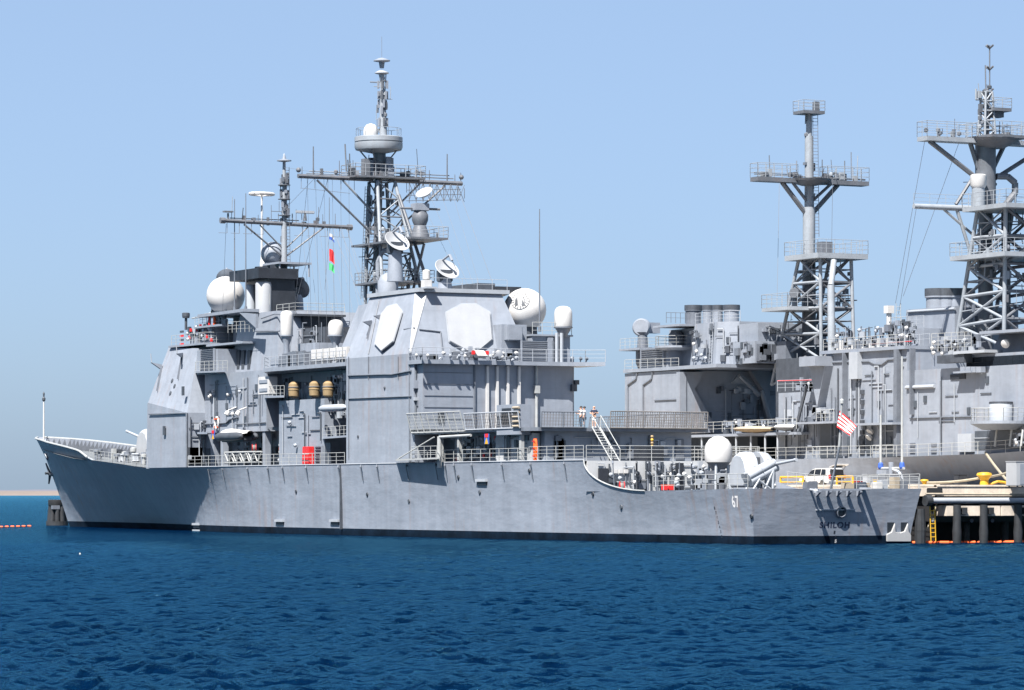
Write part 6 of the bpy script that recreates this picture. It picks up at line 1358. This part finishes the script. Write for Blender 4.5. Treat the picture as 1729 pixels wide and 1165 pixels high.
# ---- flags
def flagmesh(name, H, F, cols, rows_, o, u, w, nrm, mats_, amp, par):
    for r in range(rows_):
        vs = []; n = 12
        for i in range(n+1):
            for k in (r/rows_, (r+1)/rows_):
                x = i/n; d = amp*math.sin(x*8+k*2.2)*x
                vs.append(o+u(x, k)*1.0+nrm*d)
        fs = [(2*i, 2*i+2, 2*i+3, 2*i+1) for i in range(n)]
        ob = MB().add(vs, fs).build('stripe', mats_[r%len(mats_)], par)
        ob.modifiers.new('s', 'SOLIDIFY').thickness = 0.012
st0, st1 = TR(1427.5,693), TR(1421,721)
st0.x = st1.x = 0.0; st0.x = -0.1
en = thing('ensign', 'red and white striped flag drooping from the cruiser stern staff', 'flag', st0)
e1, e2 = TR(1446,717), TR(1433,733); e1.x = e2.x = -0.75
A, B = st0, st1
flagmesh('ensign', 1, 1, None, 9, V(0,0,0), lambda x, k: (A.lerp(B,k)).lerp(e1.lerp(e2,k), x)-UZ*(0.12*x*x), None, V(-0.6,0.5,0), ['red','cloth_white'], 0.10, en)
MB().slab([A+V(0.02,0.0,0.02), A.lerp(e1,0.30)+V(0.1,0.05,0.05), A.lerp(B,0.35)+V(0.12,0.05,0.0)], (0.02,0,0)).build('canton', 'cloth_navy', en)
hy = ax(557, 395, 100.7)
for i, (py, m1, m2_, h, lb) in enumerate(((402,'white','blue',0.6,'white and blue signal flag, topmost of three under the fore yard'),(428,'red','red',1.2,'red signal flag in the middle of the hoist under the fore yard'),(452,'green','green',0.7,'green signal flag, lowest of three under the fore yard'))):
    p = ax(556, py-8, 100.7); t = thing('signal_flag', lb, 'flag', p, 'signal flags on the hoist')
    flagmesh('f', 1, 1, None, 4, p, lambda x, k, h=h: V(-0.15*x,-0.48*x,-h*k-0.35*x*x), None, V(1,0,0), [m1,m1,m2_,m2_] if m1 != m2_ else [m1], 0.08, t)
MB().tube((100.7,hy.y,30.2),(100.7,ax(553,470,100.7).y+0.3,24.0),0.02,n=4).build('signal_halyard', 'wire', cr)
# ---- loose gear on the cruiser
def canister(px, py, label):
    p = at(px, py, 7.75); t = thing('raft_canister', label, 'canister', p-UZ*0.9, 'tan raft canisters on the side')
    MB().lathe([(0.30,-0.72),(0.47,-0.58),(0.50,-0.06),(0.53,-0.04),(0.53,0.04),(0.50,0.06),(0.47,0.52),(0.26,0.70),(0.12,0.74)], p, n=22).build('shell', 'tan', t, smooth=True)
    MB().lathe([(0.52,0.18),(0.54,0.20),(0.54,0.26),(0.52,0.28)], p, n=22).build('strap', 'net_brown', t, smooth=True)
    MB().tube(p+V(0,-0.4,-0.75), p+V(0,-0.55,0.5), 0.06).tube(p+V(0,-0.5,-0.78), p+V(0,0.3,-0.78), 0.06).build('cradle', 'grey_mid', t)
canister(496,658,'tan raft canister on the side, leftmost of three'); canister(531,657,'tan raft canister on the side, middle of three'); canister(554,657,'tan raft canister nearest the white dome, rightmost of three')
# inflatable boat under a white cover, in the bay
bt0 = at(398,733,7.2); ib = thing('covered_boat', 'inflatable boat under a white cover in the forward bay', 'boat', (bt0.x, 7.2, bt0.z-0.6))
n = 18; prof = []
vs = []; 
for i in range(n+1):
    t = i/n; x = bt0.x+3.2-6.6*t; w_ = 0.95*math.sin(math.pi*(0.12+0.80*t))**0.6; z = bt0.z+0.25*math.sin(6.3*t+0.5)*0.4
    for q in range(9): a = math.pi*q/8; vs.append(V(x, 7.1+w_*math.cos(a)*0.9, z+0.55*math.sin(a)*w_-0.0))
MB().add(vs, [(i*9+q, i*9+q+1, i*9+10+q, i*9+9+q) for i in range(n) for q in range(8)]).build('cover', 'white', ib, smooth=True)
MB().lathe([(0.1,0),(0.36,0.5),(0.42,1.5),(0.42,5.6),(0.3,6.2)], (bt0.x-3.2,7.9,bt0.z-0.25), axis=(1,0,0), n=14).build('tube', 'grey_dark', ib, smooth=True); MB().lathe([(0.1,0),(0.36,0.5),(0.42,1.5),(0.42,5.6),(0.3,6.2)], (bt0.x-3.2,6.3,bt0.z-0.25), axis=(1,0,0), n=14).build('tube', 'grey_dark', ib, smooth=True)
MB().box(bt0.x-2.8, bt0.x+2.8, 6.5, 7.7, bt0.z-0.75, bt0.z-0.3).build('hull', 'grey_dark', ib, bevel=0.15)
# white truss brow stowed along the deck
tr_a, tr_b = at(384,777,7.6), at(437,774,7.6); L_t = tr_a.x-tr_b.x
bw_ = thing('stowed_gangway', 'pale zigzag truss gangway stowed along the deck below the covered boat', 'gangway', (tr_b.x, 7.6, 6.6))
for y in (7.3,7.9):
    MB().tube((tr_b.x,y,6.75),(tr_a.x,y,6.75),0.08).build('chord', 'rail_white', bw_); MB().tube((tr_b.x,y,7.75),(tr_a.x,y,7.75),0.08).build('chord', 'rail_white', bw_)
    for i in range(8): x0_ = tr_b.x+L_t*i/8; x1_ = tr_b.x+L_t*(i+1)/8; MB().tube((x0_,y,6.75 if i%2 else 7.75),(x1_,y,7.75 if i%2 else 6.75),0.07).build('web', 'rail_white', bw_)
# life ring, stretcher, hose reels, red lockers
def ring(px, py, y, m, label, r=0.36):
    p = at(px, py, y); b = MB(); n = 20
    for i in range(n): a, e = 2*math.pi*i/n, 2*math.pi*(i+1)/n; b.tube(p+V(r*math.cos(a),0,r*math.sin(a)*1.35), p+V(r*math.cos(e),0,r*math.sin(e)*1.35), 0.10, n=8)
    t = thing('life_ring', label, 'life ring', p-UZ*0.5); b.build('ring', m, t, smooth=True)
    for q in range(4): a = R(45+90*q); MB().cbox(p+V(r*math.cos(a),0.02,r*math.sin(a)*1.35), 0.16, 0.24, 0.16).build('band', 'orange' if m == 'white' else 'white', t)
ring(366,714,6.4,'white','white oval life ring on the house side above the small warning sign', 0.42)
ring(475,757,7.0,'orange','orange life ring on the midships house right of the boat bay', 0.34)
p = at(892,762,8.6); t = thing('rescue_stretcher', 'orange rescue stretcher hung upright under the flight deck edge', 'stretcher', (p.x, 7.9, 6.5))
vs = []; n = 12
for i in range(n+1):
    z = 6.45+1.75*i/n; w_ = 0.26*math.sin(math.pi*(0.1+0.8*i/n))**0.5
    for q in range(7): a = math.pi*q/6; vs.append(V(p.x+w_*math.cos(a), 7.9+0.22*math.sin(a), z))
MB().add(vs, [(i*7+q, i*7+q+1, i*7+8+q, i*7+7+q) for i in range(n) for q in range(6)]).build('shell', 'orange', t, smooth=True)
for z in (6.8,7.4,8.0): MB().cbox((p.x,8.13,z),0.5,0.03,0.07).build('strap', 'red', t)
lk = at(521,775,7.6); t = thing('red_locker', 'red two door locker standing on the deck amidships', 'locker', (lk.x, 7.6, 6.35)); 
MB().box(lk.x-0.75, lk.x+0.75, 7.35, 7.9, 6.4, 8.1).build('body', 'red', t, bevel=0.04)
for sx in (-0.38,0.38): MB().box(lk.x+sx-0.35, lk.x+sx+0.35, 7.89, 7.93, 6.5, 7.35).build('door', 'red', t, bevel=0.02)
MB().box(lk.x-0.72, lk.x+0.72, 7.89, 7.92, 7.40, 7.46).build('shelf_edge', 'cloth_white', t)
for px, py, y, lb in ((1050,822,7.2,'red hose reel on the low deck just abaft the deck break'),(429,757,6.5,'red fire pump cover hanging right of the covered boat')):
    p = at(px, py, y); t = thing('hose_reel', lb, 'hose reel', p-UZ*0.4)
    MB().lathe([(0.42,-0.2),(0.42,-0.16),(0.2,-0.15),(0.2,0.15),(0.42,0.16),(0.42,0.2)], p, axis=(0.4,1,0), n=20).build('drum', 'red', t, smooth=True); MB().lathe([(0.3,-0.14),(0.36,0),(0.3,0.14)], p, axis=(0.4,1,0), n=16).build('hose', 'net_brown', t, smooth=True)
    MB().tube(p+V(0.3,0,-0.55),p,0.05).tube(p+V(-0.3,0,-0.55),p,0.05).build('stand', 'red', t)
for i, px in enumerate((1122, 1133)):
    p = ax(px, 826, 20.5); t = thing('red_hose_box', ('left','right')[i]+' of two small red boxes on the low deck by the break', 'box', (20.5, p.y, 4.0), 'red boxes on the low deck'); MB().cbox((20.5,p.y,4.2), 0.35, 0.42, 0.4).build('body', 'red', t, bevel=0.03); MB().cbox((20.5,p.y,4.42), 0.38, 0.45, 0.05).build('lid', 'orange', t)
# yellow and black chain of floats hung aft of the flight deck
ch = ax(1099,0,32.6); t = thing('yellow_marker', 'yellow banded vertical marker hanging at the after flight deck edge', 'marker', (32.4, ch.y, 8.5))
for k in range(8): MB().lathe([(0.09,-0.12),(0.14,0),(0.09,0.12)], (32.4,ch.y,ax(1099,776,32.4).z+0.27*k), n=10).build('band', 'yellow' if k%2 == 0 else 'tan', t, smooth=True)
# tan covered boats on the destroyer gallery
for px0, px1, py, m_, lb in ((1243,1306,724,'canvas','long tan covered boat on the destroyer gallery above the white dome'),(1312,1344,721,'cloth_white','short white covered raft beside the tan boat on the destroyer')):
    a, b = at(px0, py, -35.6), at(px1, py, -35.6); n = 14; vs = []
    for i in range(n+1):
        q = i/n; c = a.lerp(b, q); w_ = 0.85*math.sin(math.pi*(0.06+0.88*q))**0.55
        for k in range(9): e = math.pi*k/8; vs.append(V(c.x, c.y+w_*math.cos(e), c.z+0.32*w_*math.sin(e)))
    t = thing('covered_boat', lb, 'boat', a.lerp(b,0.5)-UZ*0.6); MB().add(vs, [(i*9+k, i*9+k+1, i*9+10+k, i*9+9+k) for i in range(n) for k in range(8)]).build('cover', m_, t, smooth=True)
    vs = []
    for i in range(n+1):
        q = i/n; c = a.lerp(b, q); w_ = 0.8*math.sin(math.pi*(0.06+0.88*q))**0.55
        for k in range(7): e = math.pi*(1+k/6); vs.append(V(c.x, c.y+w_*math.cos(e), c.z-0.02+0.45*w_*math.sin(e)))
    MB().add(vs, [(i*7+k, i*7+k+1, i*7+8+k, i*7+7+k) for i in range(n) for k in range(6)]).build('hull', 'tan' if m_ == 'canvas' else 'grey_mid', t, smooth=True)
# ---- two people on the flight deck
def skin(name, par, pts, edges, rad, m, sub=1):
    me = bpy.data.meshes.new(name); me.from_pydata([tuple(p) for p in pts], edges, []); o = bpy.data.objects.new(name, me); COL.objects.link(o)
    s = o.modifiers.new('skin', 'SKIN'); s.use_smooth_shade = True
    for v, r in zip(me.skin_vertices[0].data, rad): v.radius = (r, r)
    me.skin_vertices[0].data[0].use_root = True
    o.modifiers.new('sub', 'SUBSURF').levels = sub; o.modifiers['sub'].render_levels = sub
    me.materials.append(MATS[m]); attach(o, par); return o
def person(loc, yaw, label, shirt, legs, shorts, arms, hairm, cap=False):
    t = thing('person', label, 'person', loc); M = Matrix.Translation(loc)@Matrix.Rotation(yaw, 4, 'Z'); P = lambda *a: M@Vector(a)
    # local frame: x forward, y left
    pts = [P(0,0,0.95),P(0,0,1.15),P(0,0,1.38),P(0.0,0,1.50),P(0.02,0,1.56),P(0.02,0,1.66),P(0.015,0,1.76)]; rad = [0.15,0.145,0.16,0.07,0.06,0.10,0.075]; ed = [(0,1),(1,2),(2,3),(3,4),(4,5),(5,6)]
    def add(p, r, par_): pts.append(p); rad.append(r); ed.append((par_, len(pts)-1)); return len(pts)-1
    hands = []
    for s_, (el, wr) in zip((1,-1), arms):
        sh = add(P(0,s_*0.19,1.40), 0.065, 2); e = add(P(*el), 0.05, sh); w = add(P(*wr), 0.034, e)
        d = (P(*wr)-P(*el)).normalized(); side = d.cross(UZ); side = side.normalized() if side.length > 0.1 else (P(1,0,0)-P(0,0,0))
        palm = add(P(*wr)+d*0.07, 0.036, w)
        for k, l in enumerate((0.075,0.09,0.085,0.065)):
            b0 = add(pts[palm]+side*(0.027-0.018*k)+d*0.03, 0.0095, palm); add(pts[b0]+d*l*0.6+UZ*-0.02, 0.008, b0)
        th = add(P(*wr)+d*0.03+side*0.045, 0.011, w); add(pts[th]+d*0.05+side*0.01, 0.009, th)
    for s_ in (1,-1):
        h = add(P(0,s_*0.095,0.90), 0.10, 0); k = add(P(0.02,s_*0.105,0.50), 0.068, h); a = add(P(-0.02,s_*0.11,0.09), 0.045, k); f = add(P(0.03,s_*0.115,0.04), 0.042, a); add(P(0.17,s_*0.125,0.03), 0.034, f)
    skin('body', t, pts, ed, rad, 'skin', 2)
    # clothing a little larger than the body
    sp_ = [P(0,0,0.96),P(0,0,1.15),P(0,0,1.38),P(0,0,1.47)]; sr = [0.172,0.165,0.182,0.085]; se = [(0,1),(1,2),(2,3)]
    for s_, (el, wr) in zip((1,-1), arms):
        sp_.append(P(0,s_*0.19,1.40)); sr.append(0.085); se.append((2, len(sp_)-1)); sp_.append(P(0,s_*0.19,1.40).lerp(P(*el),0.75)); sr.append(0.068); se.append((len(sp_)-2, len(sp_)-1))
    skin('shirt', t, sp_, se, sr, shirt, 2)
    lp_ = [P(0,0,0.96)]; lr = [0.168]; le_ = []
    for s_ in (1,-1):
        i0 = len(lp_); lp_ += [P(0,s_*0.095,0.86), P(0.02,s_*0.105,0.52)]; lr += [0.125, 0.098]; le_ += [(0,i0),(i0,i0+1)]
        if not shorts: lp_ += [P(-0.02,s_*0.11,0.10)]; lr += [0.075]; le_ += [(i0+1,i0+2)]
    skin('shorts' if shorts else 'trousers', t, lp_, le_, lr, legs, 2)
    if hairm: MB().lathe([(0.02,-0.02),(0.115,0.0),(0.118,0.05),(0.10,0.11),(0.05,0.145),(0.01,0.15)], P(-0.012,0,1.685), n=16).build('hair', hairm, t, smooth=True)
    for s_ in (1,-1): MB().ball(P(0.105,s_*0.035,1.69), 0.014, n=8, m=4).build('eye', 'hair', t); MB().cbox(P(0.01,s_*0.105,1.67), 0.05, 0.03, 0.07).build('ear', 'skin', t, bevel=0.01); MB().obox(P(0.10,s_*0.115,0.03), (P(1,0,0)-P(0,0,0)), (P(0,1,0)-P(0,0,0)), UZ, 0.14, 0.05, 0.035).build('shoe', 'cloth_white' if shorts else 'hair', t, bevel=0.015)
    MB().slab([P(0.115,-0.016,1.655),P(0.115,0.016,1.655),P(0.15,0,1.655),],(0,0,0.02)).build('nose', 'skin', t)
    MB().cbox(P(0.108,0,1.615),0.02,0.05,0.012).build('mouth', 'red', t)
    return t
FD = FZ+0.02
pA = at(981,0,2.0); pB = at(1004,0,3.0)
pA = V(ax(981,0,36.5).x, ax(981,0,36.5).y, FD); pB = V(33.6, ax(1003,0,33.6).y, FD)
person(pA, R(75), 'person in white shirt and dark trousers pointing a camera on the flight deck', 'cloth_white', 'cloth_jean', False, [((0.05,0.36,1.32),(0.28,0.42,1.42)),((0.12,-0.32,1.18),(0.32,-0.22,1.22))], 'hair')
person(pB, R(160), 'person in dark shirt and white shorts at the top of the flight deck ladder', 'cloth_navy', 'cloth_white', True, [((0.06,0.34,1.15),(0.28,0.12,1.20)),((0.06,-0.34,1.15),(0.28,-0.10,1.16))], None)
person(V(pA.x+0.8, pA.y-0.75, FD), R(60), 'person in white top and dark shorts standing behind the one in dark trousers', 'cloth_white', 'cloth_jean', True, [((0.02,0.30,1.12),(0.10,0.30,0.88)),((0.1,-0.32,1.15),(0.34,-0.26,1.20))], 'hair')
